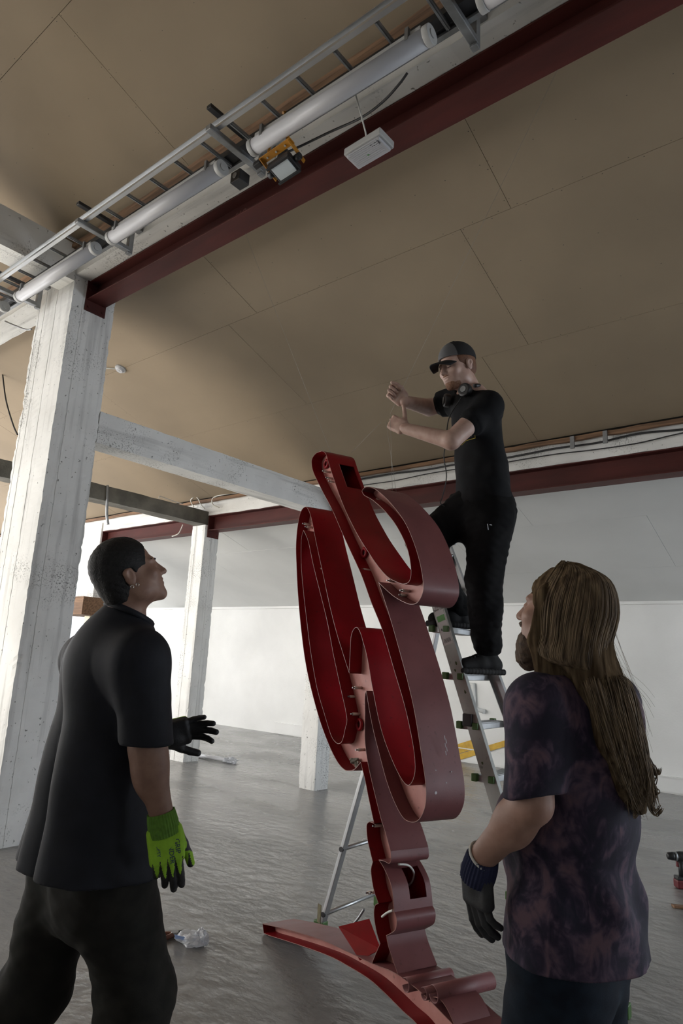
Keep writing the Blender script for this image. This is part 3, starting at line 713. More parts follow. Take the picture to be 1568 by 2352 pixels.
for p in ((766,1100),(772,1108),(712,1205),(718,1212),(745,1308),(850,1310),(875,1150),(933,1368),(940,1358),(905,1335),(720,1515),(815,1600),(826,1640),(830,1580),(838,1722),(735,1280),(878,1895),(862,2048),(872,2047),(758,1085)):
    stud(*p, L=.03 if p[0] % 2 else .04, r=.007)
def grommet(px, py):
    p = W3(*sz(px, py), 0); r0 = (p - CAM).normalized(); q = p + r0 * (PD / r0.dot(D_DIR))
    vs = []; b = MB(); n = 20
    pts = [q - D_DIR * .010 + E_DIR * (.022 * math.cos(2*math.pi*k/n)) + Vector((0, 0, .022 * math.sin(2*math.pi*k/n))) for k in range(n + 1)]
    o = b.tube(pts, .009, 8, caps=False).build('grommet', M_RED, sign)
    MB().cyl(q - D_DIR * .002, q - D_DIR * .006, .015, n=16).build('bore', M_BLACKP, o)
grommet(753, 1066); grommet(840, 1270); grommet(829, 1664)
for (px, py, rr_) in ((796, 1750, .03), (800, 1757, .025), (789, 1748, .022), (805, 1752, .02), (955, 1878, .014)):
    p = W3(*sz(px, py), .05); b = MB(); vs = []; rnd2 = random.Random(px)
    for k in range(14):
        v = Vector((rnd2.gauss(0, 1), rnd2.gauss(0, 1), rnd2.gauss(0, .6))).normalized() * rr_ * rnd2.uniform(.5, 1); vs.append(p + v)
    bm = bmesh.new(); [bm.verts.new(v - F0) for v in vs]; bmesh.ops.convex_hull(bm, input=bm.verts); me = bpy.data.meshes.new('debris'); bm.to_mesh(me); bm.free()
    link('debris', me, M_SOOT, sign)
# white lead looping through the window of the lower scallop
lp = [W3(*sz(930, 1990), -.0)]
q1 = [at(915, 1985, 2.72), at(938, 1988, 2.76), at(950, 2005, 2.8), at(946, 2025, 2.84), at(934, 2036, 2.88)]
MB().tube(smooth_path(q1), .0045, 6).build('white_lead', M_WCABLE, sign)
MB().tube(smooth_path([at(877, 2106, 2.72), at(890, 2096, 2.70), at(902, 2091, 2.67)]), .005, 6).build('white_lead', M_WCABLE, sign)
M_FILM = mk('crumpled_clear_film', (0.9, 0.93, 0.95), .08, trans=.9, alpha=.55)
def crumple(name, c, ax, ay, n, amp, seed, label, cat, mat):
    rr_ = random.Random(seed); b = MB(); vs = []
    az = ax.cross(ay).normalized()
    for i in range(n + 1):
        for j in range(n + 1):
            u, v = i / n * 2 - 1, j / n * 2 - 1
            q = c + ax * u * (1 + .25 * mnoise.noise(Vector((v * 2, seed, 0)))) + ay * v * (1 + .25 * mnoise.noise(Vector((u * 2, seed, 5))))
            h = amp * (abs(mnoise.noise(Vector((u * 3 + seed, v * 3, 1)))) + .6 * abs(mnoise.noise(Vector((u * 7, v * 7 + seed, 2)))))
            vs.append(q + az * h)
    b.add(vs, [(i*(n+1)+j, (i+1)*(n+1)+j, (i+1)*(n+1)+j+1, i*(n+1)+j+1) for i in range(n) for j in range(n)], False)
    o = b.build(name, mat); tag(o, label, cat); return o
fm = at(1065, 2262, 2.46)
crumple('plastic_film', fm + Vector((0, 0, -.012)), D_DIR * .09, (E_DIR * -.03 + Vector((0, 0, -.012))), 10, .02, 3, 'crumpled clear film tucked under the rolled curls of the sign', 'film', M_FILM)
# paint spots on the outer side with the painted sheen
M_SPOT = mk('white_paint_spot', (.55, .50, .52), .6)
for px, py, d_, r_ in ((978, 1822, .045, .006), (976, 1770, .05, .002), (977, 1800, .10, .0025), (975, 1775, .13, .002)):
    q = W3(*sz(px, py), d_) - E_DIR * .003; MB().cyl(q, q - E_DIR * .0012, r_, n=12).build('paint_spot', M_SPOT, sign)
for k in range(5):
    q = W3(*sz(971 + k * .6, 1690 + k * 9), .105 + .006 * (k % 2)) - E_DIR * .003; MB().bar(q, q + Vector((0, 0, -.016)) + D_DIR * .004, .003, .0016, E_DIR).build('scratch', M_SPOT, sign)
# wires suspending the sign
M_WIRE = mk('thin_steel_wire', (.30, .29, .26), .5, metal=.3)
def wire(pts, label, r=.0007):
    o = MB().tube(pts, r, 5).build('wire', M_WIRE); tag(o, label, 'wire', 'wires rigged to the sign'); return o
tA = W3(*sz(739, 1036), .06)
wire([Vector((-3.36, 2.80, 4.512)), tA], 'thin dark wire from the nearer red beam to the top of the sign')
bowl = W3(*sz(862, 1122), .10); bowl2 = W3(*sz(868, 1126), .13)
# ------------------------------------------------------------------ step ladder
M_LAD = mk('brushed_ladder_aluminium', (0.52, 0.53, 0.54), 0.42, metal=0.9, col2=(0.42, 0.43, 0.44), vscale=9, stretch=(1, 1, .3))
M_LADG = mk('dull_ladder_rail', (0.34, 0.345, 0.33), 0.55, metal=0.6, col2=(0.28, 0.285, 0.27), vscale=7, speck=.4, sscale=30)
M_GREEN = mk('green_plastic', (0.045, 0.115, 0.02), 0.5)
lad = thing('step_ladder', 'aluminium step ladder with green caps that the capped man stands on', 'ladder', (-1.85, 3.25, 0))
YN0, YN1, YF0, YF1 = 3.045, 3.10, 3.45, 3.42     # y of near / far rails at the foot and the top
def front(z, far=False):
    t = z / 2.0; x = -1.17 + (-1.93 + 1.17) * t
    return Vector((x + (.09 - .07 * t if far else 0), (YF0 + (YF1 - YF0) * t) if far else (YN0 + (YN1 - YN0) * t), z))
def rear(z, far=False):
    t = z / 2.0; x = -2.62 + (-1.98 + 2.62) * t
    return Vector((x, (3.74 + (3.42 - 3.74) * t) if far else (3.17 + (3.12 - 3.17) * t), z))
def channel(a, b, w, h, name, m, open_dir):
    "C-section rail: web with two flanges"
    a, b = Vector(a), Vector(b); d = (b - a).normalized(); sd = Vector(open_dir); sd = (sd - d * sd.dot(d)).normalized(); fw = d.cross(sd)
    L = (b - a).length / 2; c = (a + b) / 2
    o = MB().obox(c, d * L, fw * (w / 2), sd * .0015).build(name, m, lad)
    for s in (-1, 1): MB().obox(c + fw * (s * (w / 2 - .001)) + sd * (h / 2), d * L, fw * .0015, sd * (h / 2)).build('rail_flange', m, o)
    return o
channel(front(.03), front(2.2), .068, .028, 'front_rail', M_LADG, (0, 1, 0)); channel(front(.03, True), front(2.2, True), .062, .028, 'front_rail', M_LAD, (0, -1, 0))
for far in (False, True):
    MB().bar(rear(.03, far), rear(2.13, far), .022, .042, (0, 1, 0)).build('rear_leg', M_LAD, lad, .003)
for z in (.10, .46, .92, 1.40): 
    o = MB().cyl(rear(z) + Vector((0, .0, 0)), rear(z, True), .0115, n=12).build('cross_tube', M_LAD, lad)
    MB().cyl(rear(z) + Vector((0, -.024, 0)), rear(z) + Vector((0, -.012, 0)), .014, n=12).build('rivet', M_BLACKP, o)
STEPZ = [.27, .505, .74, .98, 1.215, 1.45, 1.69, 1.94]
for z in STEPZ:
    a, b = front(z), front(z, True); dx = Vector((-.0, 0, 0))
    s = MB().box(a.x - .075, a.x + .01, a.y + .004, b.y - .004, z - .032, z - .003).build('step', M_LAD, lad, .003)
    for k in range(6): MB().box(a.x - .07 + k * .0135, a.x - .064 + k * .0135, a.y + .006, b.y - .006, z - .003, z).build('tread_ridge', M_LAD, s)
    for yy, s2 in ((a.y - .006, 1), (b.y + .006, 1)):
        MB().box(a.x - .085, a.x - .055, yy - .012, yy + .016, z - .03, z + .006).build('green_cap', M_GREEN, s, .004)
        MB().box(a.x + .0, a.x + .032, yy - .006, yy + .02, z - .028, z + .004).build('green_cap', M_GREEN, s, .004)
MB().box(-2.07, -1.93, 3.09, 3.43, 2.19, 2.22).build('top_platform', M_LAD, lad, .006)
bk = front(1.215); MB().box(bk.x - .05, bk.x + .0, bk.y - .016, bk.y + .008, 1.20, 1.26).build('hinge_clamp', M_BLACKP, lad, .004)
for far in (False, True):
    for fn in (front, rear):
        p = fn(.0, far); MB().box(p.x - .035, p.x + .035, p.y - .024, p.y + .024, .0, .06).build('rubber_foot', M_GREEN, lad, .006)
# sticker on the near rail
dv = (front(2.0) - front(0)).normalized(); fwv = Vector((dv.z, 0, -dv.x)); 
stk = front(1.70) + Vector((0, -.0022, 0))
st_o = MB().obox(stk, dv * .11, fwv * .027, Vector((0, .0004, 0))).build('sticker', mk('white_sticker', (.55, .56, .55), .5), lad)
MB().obox(stk + dv * .035 + Vector((0, -.0006, 0)), dv * .016, fwv * .024, Vector((0, .0004, 0))).build('green_band', mk('green_print', (.10, .33, .07), .5), st_o)
for k, (txt, q, sz_) in enumerate((('4 x 5', -.025, .02), ('|||||||', -.085, .024), ('MAX 150', .085, .016), ('(\u2191)(\u2193)', .10, .012))):
    text_mesh('sticker_print', txt, sz_, M_INK, st_o, frame(stk + dv * q + Vector((0, -.0012, 0)), fwv, dv))
M_BLOT = mk('dried_green_paint', (.05, .07, .02), .7)
for k, (z, f_) in enumerate(((1.50, .01), (1.47, -.008), (1.36, .012), (1.04, -.01))):
    c = front(z) + Vector((0, -.003, 0)) + fwv * f_; bm = bmesh.new(); rr_ = random.Random(k)
    vs = [bm.verts.new((c + dv * (.012 * rr_.uniform(.5, 1) * math.cos(t * 1.05)) + fwv * (.008 * rr_.uniform(.5, 1) * math.sin(t * 1.05))) - Vector((-1.85, 3.25, 0))) for t in range(6)]
    bm.faces.new(vs); me = bpy.data.meshes.new('paint_blot'); bm.to_mesh(me); bm.free(); link('paint_blot', me, M_BLOT, lad)

# ------------------------------------------------------------------ small things on the floor
M_BAG = mk('thin_plastic_bag', (.72, .75, .80), .25, trans=.35, alpha=.75)
bc = on(436, 2168, 2, 0)
def blob(name, c, rx, ry, rz, seed, amp, mat, parent=None, sub=4, cut=True):
    bm = bmesh.new(); bmesh.ops.create_icosphere(bm, subdivisions=sub, radius=1.0)
    org = origin_of(parent) if parent is not None else Vector((0, 0, 0))
    for v in bm.verts:
        n = mnoise.noise(v.co * 1.7 + Vector((seed, 0, 0))) + .7 * abs(mnoise.noise(v.co * 4 + Vector((0, seed, 0)))) 
        q = v.co * (1 + amp * n); z = q.z * rz + rz * .8
        v.co = Vector((c.x + q.x * rx, c.y + q.y * ry, c.z + max(z, .002))) - org
    me = bpy.data.meshes.new(name); bm.to_mesh(me); bm.free()
    return link(name, me, mat, parent)
bag = thing('plastic_bag', 'small crumpled clear plastic bag on the floor behind the dark-haired man', 'bag', tuple(bc))
blob('bag_body', bc + Vector((.0, 0, 0)), .085, .055, .03, 2, .3, M_BAG, bag)
blob('bag_neck', bc + Vector((.05, .03, .0)), .04, .03, .04, 5, .4, M_BAG, bag)
MB().obox(bc + Vector((-.02, -.052, .035)), Vector((.03, .01, 0)), Vector((0, .001, .0)), Vector((0, -.004, .012))).build('blue_print', mk('pale_blue_print', (.25, .35, .6), .5), bag)
pl = on(400, 2152, 2, 0)
pli = thing('pliers', 'dark pliers lying on the floor beside the plastic bag', 'pliers', tuple(pl))
dvv = (on(455, 2143, 2, 0) - on(365, 2160, 2, 0)).normalized(); sdv = Vector((-dvv.y, dvv.x, 0))
MB().tube(smooth_path([pl - dvv * .16 + sdv * .02 + Vector((0,0,.014)), pl - dvv * .08 + sdv * .035 + Vector((0,0,.014)), pl + Vector((0,0,.014))]), .012, 8).build('handle', mk('brown_red_grip', (.14, .05, .03), .6), pli)
MB().tube(smooth_path([pl - dvv * .16 - sdv * .02 + Vector((0,0,.014)), pl - dvv * .08 - sdv * .035 + Vector((0,0,.014)), pl + Vector((0,0,.014))]), .012, 8).build('handle', bpy.data.materials['brown_red_grip'], pli)
MB().cyl(pl + Vector((0,0,.004)), pl + Vector((0,0,.026)), .02, n=14).build('pivot', M_GALV, pli)
for s in (-1, 1): MB().tube([pl + Vector((0,0,.014)), pl + dvv * .05 + sdv * (.012 * s) + Vector((0,0,.014)), pl + dvv * .10 + sdv * (.006 * s) + Vector((0,0,.014))], [.012, .010, .004], 8).build('jaw', M_BLACKP, pli)
# wrapped tube on the floor far back
ta, tb = on(440, 1738, 2, 0) + Vector((0, 0, .03)), on(530, 1752, 2, 0) + Vector((0, 0, .03))
tw = thing('wrapped_tube', 'white tube in clear wrapping lying on the floor by the slender pillar', 'tube', tuple(ta))
MB().cyl(ta, tb, .028, n=14).build('tube', mk('white_plastic', (.85, .86, .9), .3), tw)
blob('crumpled_end', Vector((tb.x, tb.y, 0)), .09, .07, .035, 7, .7, M_BAG, tw)
# cordless drill standing on its battery, at the right
M_DRED = mk('dark_red_plastic', (.12, .008, .012), .45)
dc = on(1566, 2043, 2, 0)
dr = thing('cordless_drill', 'black and red cordless drill standing on its battery on the floor', 'drill', tuple(dc))
du = Vector((RGT.x, RGT.y, 0)).normalized(); dw = Vector((-du.y, du.x, 0))
c0 = dc + du * .03 + dw * .03
MB().obox(c0 + Vector((0, 0, .03)), du * .06, dw * .038, Vector((0, 0, .028))).build('battery', M_DRED, dr, .008)
MB().obox(c0 + Vector((0, 0, .068)), du * .058, dw * .034, Vector((0, 0, .012))).build('battery_seat', M_BLACKP, dr, .006)
MB().tube([c0 + Vector((0, 0, .07)) - du * .005, c0 + Vector((0, 0, .13)) - du * .012, c0 + Vector((0, 0, .185)) - du * .016], [.026, .021, .026], 14).build('handle', M_BLACKP, dr)
MB().obox(c0 - du * .038 + Vector((0, 0, .158)), du * .008, dw * .012, Vector((0, 0, .018))).build('trigger', M_DRED, dr, .004)
hd = c0 + Vector((0, 0, .21))
MB().tube([hd + du * .10, hd + du * .06, hd - du * .02, hd - du * .045], [.026, .036, .036, .03], 18).build('motor_housing', M_BLACKP, dr)
MB().cyl(hd - du * .045, hd - du * .058, .031, n=18).build('torque_ring', M_GALV, dr)
MB().tube([hd - du * .058, hd - du * .075, hd - du * .105, hd - du * .112], [.027, .028, .024, .012], 18).build('chuck', M_BLACKP, dr)
wd = on(1560, 2088, 2, 0)
wdo = MB(); wdo.obox(wd + du * .10 + Vector((0, 0, .008)), du * .13 + dw * -.03, dw * .022, Vector((0, 0, .008)))
tag(wdo.build('wood_offcut', M_WOOD, None, .003), 'small brown wood offcut on the floor near the drill', 'offcut')
# yellow straps / tape stretched behind the ladder
M_TAPE = mk('yellow_webbing', (.60, .36, .02), .55, col2=(.45, .26, .015), vscale=14)
def strap(p0, p1, y0, y1, w, label):
    a, b = on(*p0, 1, y0), on(*p1, 1, y1); o = MB().bar(a, b, .006, w, (0, 0, 1)).build('yellow_board', M_TAPE, None, .002); tag(o, label, 'board'); return o
strap((1000, 1736), (1092, 1708), 9.752, 9.752, .14, 'dull yellow board strip fixed low on the far wall beside the ladder')
strap((1004, 1754), (1215, 1691), 9.752, 9.752, .085, 'bright yellow board strip slanting low on the far wall past the ladder')
# pipe stub and scuffs on the far wall
pp = [on(1072, 1572, 1, 9.74), on(1086, 1572, 1, 9.74), on(1087, 1600, 1, 9.74), on(1088, 1627, 1, 9.74), on(1112, 1635, 1, 9.74)]
o = MB().tube(pp, .035, 10).build('wall_pipe', mk('off_white_pipe', (.62, .62, .6), .6)); tag(o, 'bent pale pipe fixed to the far wall behind the ladder', 'pipe')
# ------------------------------------------------------------------ implicit-surface modelling kit for the people
def V3(p): return np.array((p[0], p[1], p[2]), dtype=np.float32)
class Field:
    def __init__(s, lo, hi, h):
        s.h = h; s.lo = V3(lo); n = np.ceil((V3(hi) - s.lo) / h).astype(int) + 1; s.n = n
        s.D = np.full(tuple(n), 0.5, dtype=np.float32)
        s.ax = [s.lo[i] + h * np.arange(n[i], dtype=np.float32) for i in range(3)]
    def sub(s, lo, hi, m):
        sl = []
        for i in range(3):
            a = int(max(0, math.floor((lo[i] - m - s.lo[i]) / s.h))); b = int(min(s.n[i], math.ceil((hi[i] + m - s.lo[i]) / s.h) + 1))
            if b <= a: return None, None
            sl.append(slice(a, b))
        P = np.stack(np.meshgrid(s.ax[0][sl[0]], s.ax[1][sl[1]], s.ax[2][sl[2]], indexing='ij'), -1)
        return tuple(sl), P
    def put(s, prim, k=0.0, op='u'):
        fn, lo, hi = prim
        sl, P = s.sub(lo, hi, k + 3 * s.h + .004)
        if sl is None: return s
        d = fn(P); a = s.D[sl]
        if op == 'u':
            if k > 0:
                hh = np.clip(0.5 + 0.5 * (a - d) / k, 0, 1); s.D[sl] = a * (1 - hh) + d * hh - k * hh * (1 - hh)
            else: s.D[sl] = np.minimum(a, d)
        else:
            d = -d
            if k > 0:
                hh = np.clip(0.5 - 0.5 * (a - d) / k, 0, 1); s.D[sl] = a * (1 - hh) + d * hh + k * hh * (1 - hh)
            else: s.D[sl] = np.maximum(a, d)
        return s
    def full(s): return np.stack(np.meshgrid(*s.ax, indexing='ij'), -1)
    def cut(s, p, n):
        "remove what lies on the side of p that n points to"
        n = V3(n); n = n / np.linalg.norm(n); p = V3(p)
        d = ((s.ax[0] - p[0]) * n[0])[:, None, None] + ((s.ax[1] - p[1]) * n[1])[None, :, None] + ((s.ax[2] - p[2]) * n[2])[None, None, :]
        s.D = np.maximum(s.D, d.astype(np.float32)); return s
    def disp(s, fn):
        near = np.abs(s.D) < 0.04
        idx = np.nonzero(near); P = np.stack([s.ax[i][idx[i]] for i in range(3)], -1)
        s.D[idx] += fn(P).astype(np.float32); return s
    def mesh(s):
        D = s.D; neg = D < 0
        c = np.zeros(tuple(np.array(D.shape) - 1), dtype=np.int8)
        for i in (0, 1):
            for j in (0, 1):
                for k in (0, 1): c += neg[i:D.shape[0]-1+i, j:D.shape[1]-1+j, k:D.shape[2]-1+k]
        act = (c > 0) & (c < 8); I = np.argwhere(act)
        vid = np.full(act.shape, -1, dtype=np.int32); vid[tuple(I.T)] = np.arange(len(I))
        acc = np.zeros((len(I), 3)); cnt = np.zeros(len(I))
        cor = [(0,0,0),(1,0,0),(0,1,0),(1,1,0),(0,0,1),(1,0,1),(0,1,1),(1,1,1)]
        val = [D[I[:,0]+a, I[:,1]+b, I[:,2]+g] for a, b, g in cor]
        for a in range(8):
            for b in range(a + 1, 8):
                if sum(x != y for x, y in zip(cor[a], cor[b])) != 1: continue
                va, vb = val[a], val[b]; m = (va < 0) != (vb < 0)
                t = np.where(m, va / np.where(m, va - vb, 1), 0)
                p = np.array(cor[a]) + (np.array(cor[b]) - np.array(cor[a])) * t[:, None]
                acc += p * m[:, None]; cnt += m
        vs = (I + acc / np.maximum(cnt, 1)[:, None]) * s.h + s.lo
        fs = []
        for ax in range(3):
            o1, o2 = [(1, 2), (2, 0), (0, 1)][ax]
            sl0 = [slice(1, -1)] * 3; sl0[ax] = slice(0, -1); sl1 = [slice(1, -1)] * 3; sl1[ax] = slice(1, None)
            A, B = neg[tuple(sl0)], neg[tuple(sl1)]
            E = np.argwhere(A != B); 
            if len(E) == 0: continue
            flip = A[tuple(E.T)]
            base = E.copy(); base[:, o1] += 1; base[:, o2] += 1
            q = []
            for d1, d2 in ((-1, -1), (0, -1), (0, 0), (-1, 0)):
                t = base.copy(); t[:, o1] += d1; t[:, o2] += d2; q.append(vid[tuple(t.T)])
            q = np.stack(q, 1); q[~flip] = q[~flip][:, ::-1]
            fs.append(q)
        fs = np.concatenate(fs) if fs else np.zeros((0, 4), int)
        fs = fs[(fs >= 0).all(1)]
        return vs, fs
def np_mesh(name, islands, mats, parent=None, face_mat=None, smooth_it=0):
    vs = np.concatenate([i[0] for i in islands]); off = 0; ff = []
    for v, f in islands: ff.append(f + off); off += len(v)
    fs = np.concatenate(ff)
    if smooth_it:
        e = np.concatenate([fs[:, [0, 1]], fs[:, [1, 2]], fs[:, [2, 3]], fs[:, [3, 0]]])
        for it in range(smooth_it):
            acc = np.zeros_like(vs); cnt = np.zeros(len(vs))
            np.add.at(acc, e[:, 0], vs[e[:, 1]]); np.add.at(acc, e[:, 1], vs[e[:, 0]]); np.add.at(cnt, e[:, 0], 1); np.add.at(cnt, e[:, 1], 1)
            vs = vs * .4 + .6 * acc / np.maximum(cnt, 1)[:, None]
    org = origin_of(parent) if parent is not None else Vector((0, 0, 0))
    me = bpy.data.meshes.new(name)
    me.vertices.add(len(vs)); me.vertices.foreach_set('co', (vs - np.array(org)).astype(np.float32).ravel())
    me.loops.add(len(fs) * 4); me.loops.foreach_set('vertex_index', fs.astype(np.int32).ravel())
    me.polygons.add(len(fs)); me.polygons.foreach_set('loop_start', np.arange(0, len(fs) * 4, 4, dtype=np.int32))
    me.polygons.foreach_set('use_smooth', np.ones(len(fs), dtype=bool))
    if face_mat is not None:
        ctr = vs[fs].mean(1); me.polygons.foreach_set('material_index', face_mat(ctr).astype(np.int32))
    me.update(calc_edges=True); me.validate()
    return link(name, me, mats, parent)
def bbox(pts, r):
    p = np.array([V3(q) for q in pts]); return p.min(0) - r, p.max(0) + r
def rc(a, b, r1, r2, flat=None):
    "round cone from a to b; flat = (axis, factor) squashes it along axis"
    a, b = V3(a), V3(b); ba = b - a; l2 = float(ba @ ba) + 1e-9; rr = r1 - r2; a2 = l2 - rr * rr; il2 = 1 / l2
    fx = None
    if flat is not None:
        fx = V3(Vector(flat[0]).normalized()); k = 1 / flat[1] - 1
        # keep the axis itself unsquashed
        dax = ba / math.sqrt(l2); fx = fx - dax * float(fx @ dax); fx = fx / (np.linalg.norm(fx) + 1e-9)
    def fn(P):
        pa = P - a
        if fx is not None: pa = pa + fx * ((pa @ fx) * k)[..., None]
        y = pa @ ba; z = y - l2
        x2 = pa * l2 - ba * y[..., None]; x2 = np.einsum('...i,...i', x2, x2)
        y2 = y * y * l2; z2 = z * z * l2
        kk = np.sign(rr) * rr * rr * x2
        d = (np.sqrt(np.maximum(x2 * a2 * il2, 0)) + y * rr) * il2 - r1
        d = np.where(np.sign(z) * a2 * z2 > kk, np.sqrt(x2 + z2) * il2 - r2, d)
        d = np.where(np.sign(y) * a2 * y2 < kk, np.sqrt(x2 + y2) * il2 - r1, d)
        return (d * (flat[1] ** .5 if flat is not None else 1)).astype(np.float32)
    lo, hi = bbox([a, b], max(r1, r2)); return fn, lo, hi
def ell(c, r, R=None):
    c = V3(c); r = V3(r); Rm = np.eye(3, dtype=np.float32) if R is None else np.array(R, dtype=np.float32)   # columns = local axes
    def fn(P):
        p = (P - c) @ Rm; k0 = np.sqrt(((p / r) ** 2).sum(-1)); k1 = np.sqrt(((p / (r * r)) ** 2).sum(-1)) + 1e-9
        return (k0 * (k0 - 1) / k1).astype(np.float32)
    m = float(r.max()); return fn, c - m, c + m
def rbox(c, hx, R=None, rad=.01):
    c = V3(c); hh = V3(hx) - rad; Rm = np.eye(3, dtype=np.float32) if R is None else np.array(R, dtype=np.float32)
    def fn(P):
        q = np.abs((P - c) @ Rm) - hh
        return (np.sqrt((np.maximum(q, 0) ** 2).sum(-1)) + np.minimum(q.max(-1), 0) - rad).astype(np.float32)
    m = float(np.linalg.norm(hx)); return fn, c - m, c + m
def prims_bounds(ps, m=.02):
    return np.min([p[1] for p in ps], 0) - m, np.max([p[2] for p in ps], 0) + m
def build_field(items, h, m=.02):
    "items: list of (prim, k, op)"
    ps = [i[0] for i in items if i[2] == 'u']; lo, hi = prims_bounds(ps, m); F = Field(lo, hi, h)
    for p, k, op in items: F.put(p, k, op)
    return F
def wavy(P, seed, s=1.0):
    r = np.random.RandomState(seed); o = np.zeros(P.shape[:-1])
    for i in range(6):
        d = r.normal(size=3); d /= np.linalg.norm(d); f = s * (6 + 7 * i); o += np.sin(P @ d * f + r.uniform(0, 6)) / (1 + i)
    return o / 2
class Loc:
    "local frame: x = person's right, y = forward, z = up"
    def __init__(s, o, fwd, up, sc=1.0):
        s.o = Vector(o); s.y = Vector(fwd).normalized(); s.z = Vector(up); s.z = (s.z - s.y * s.z.dot(s.y)).normalized(); s.x = s.y.cross(s.z); s.s = sc
    def p(s, x, y, z): return s.o + (s.x * x + s.y * y + s.z * z) * s.s
    def R(s): return np.array([[s.x[i], s.y[i], s.z[i]] for i in range(3)])
    def ell(s, c, r): return ell(s.p(*c), [q * s.s for q in r], s.R())
    def rc(s, a, b, r1, r2): return rc(s.p(*a), s.p(*b), r1 * s.s, r2 * s.s)
    def inv(s, P): return ((P - np.array(s.o)) @ s.R()) / s.s
def head_items(L, neck_base, neck_r=.058):
    it = [(L.ell((0, -.012, .045), (.076, .098, .088)), 0, 'u'), (L.ell((0, .030, -.02), (.066, .070, .075)), .02, 'u'),
          (L.ell((0, .036, -.062), (.056, .056, .044)), .02, 'u'), (L.ell((0, .078, -.092), (.024, .020, .020)), .02, 'u'),
          (L.ell((0, .076, .030), (.052, .020, .013)), .015, 'u'), (L.ell((.041, .064, -.014), (.024, .022, .020)), .02, 'u'), (L.ell((-.041, .064, -.014), (.024, .022, .020)), .02, 'u'),
          (L.ell((.031, .100, .010), (.017, .014, .010)), .012, 's'), (L.ell((-.031, .100, .010), (.017, .014, .010)), .012, 's'),
          (L.ell((.031, .082, .009), (.014, .012, .011)), .004, 'u'), (L.ell((-.031, .082, .009), (.014, .012, .011)), .004, 'u'),
          (L.rc((0, .092, .018), (0, .113, -.020), .008, .0115), .010, 'u'), (L.ell((.011, .101, -.024), (.008, .009, .007)), .006, 'u'), (L.ell((-.011, .101, -.024), (.008, .009, .007)), .006, 'u'),
          (L.ell((0, .092, -.044), (.021, .010, .0055)), .006, 'u'), (L.ell((0, .090, -.057), (.019, .010, .0062)), .006, 'u'), (L.ell((0, .103, -.050), (.022, .006, .0014)), .003, 's'),
          (L.ell((.056, .012, -.055), (.018, .03, .03)), .02, 'u'), (L.ell((-.056, .012, -.055), (.018, .03, .03)), .02, 'u')]
    for s in (1, -1):
        it += [(L.ell((.078 * s, -.012, .002), (.0075, .019, .031)), .006, 'u'), (L.ell((.084 * s, -.016, .012), (.007, .017, .016)), .004, 'u'),
               (L.ell((.090 * s, -.008, .006), (.007, .010, .016)), .004, 's')]
    it.append((rc(L.p(0, -.028, -.04), neck_base, neck_r * L.s, neck_r * 1.08), .03, 'u'))
    return it
def hand_items(W, ex, ez, thumb_side, sc, curls, thumb, spread=.06, fat=1.0):
    """W wrist, ex along the hand, ez out of its back; thumb_side +1/-1 along ey; curls: per finger 3 angles (deg);
    thumb: (out angle, inward angle, bend). returns prims"""
    ex = Vector(ex).normalized(); ez = Vector(ez); ez = (ez - ex * ez.dot(ex)).normalized(); ey = ez.cross(ex) * thumb_side
    W = Vector(W); it = []
    R = np.array([[ex[i], ey[i], ez[i]] for i in range(3)])
    P = lambda x, y, z: W + (ex * x + ey * y + ez * z) * sc
    it.append((rbox(P(.050, .0, .0), [.048 * sc, .040 * sc * fat, .0150 * sc * fat], R, .012 * sc), 0, 'u'))
    it.append((rc(P(-.01, 0, 0), P(.03, 0, -.002), .026 * sc * fat, .026 * sc * fat, (ez, .72)), .02, 'u'))
    it.append((ell(P(.035, .024, -.012), [.034 * sc * fat, .020 * sc * fat, .018 * sc * fat], R), .012, 'u'))
    lens = [(.043, .026, .022), (.047, .030, .024), (.043, .028, .023), (.034, .021, .019)]
    for i in range(4):
        y = (.030 - .0203 * i); a = 0.0; b = P((.094, .097, .093, .084)[i], y, .002)
        yaw = (1.5 - i) * spread
        d0 = (ex * math.cos(yaw) + ey * math.sin(yaw)).normalized()
        r = (.0092, .0096, .0092, .0080)[i] * sc * fat
        for j in range(3):
            a += math.radians(curls[i][j]); d = d0 * math.cos(a) - ez * math.sin(a); e = b + d * lens[i][j] * sc
            it.append((rc(b, e, r * (1.04 - .07 * j), r * (.97 - .07 * j)), .004 if j == 0 else .002, 'u')); b = e
    o, n, bd = [math.radians(t) for t in thumb]
    d = (ex * math.cos(o) + ey * math.sin(o)) ; d = (d * math.cos(n) - ez * math.sin(n)).normalized(); b = P(.022, .030, -.008)
    for j, l in enumerate((.046, .034, .028)):
        e = b + d * l * sc; rr_ = (.0135, .0112, .0105)[j] * sc * fat
        it.append((rc(b, e, rr_, rr_ * .9), .008 if j == 0 else .003, 'u')); b = e
        d = (d * math.cos(bd) + (ex * .7 - ey * .7) * math.sin(bd)).normalized()
    return it
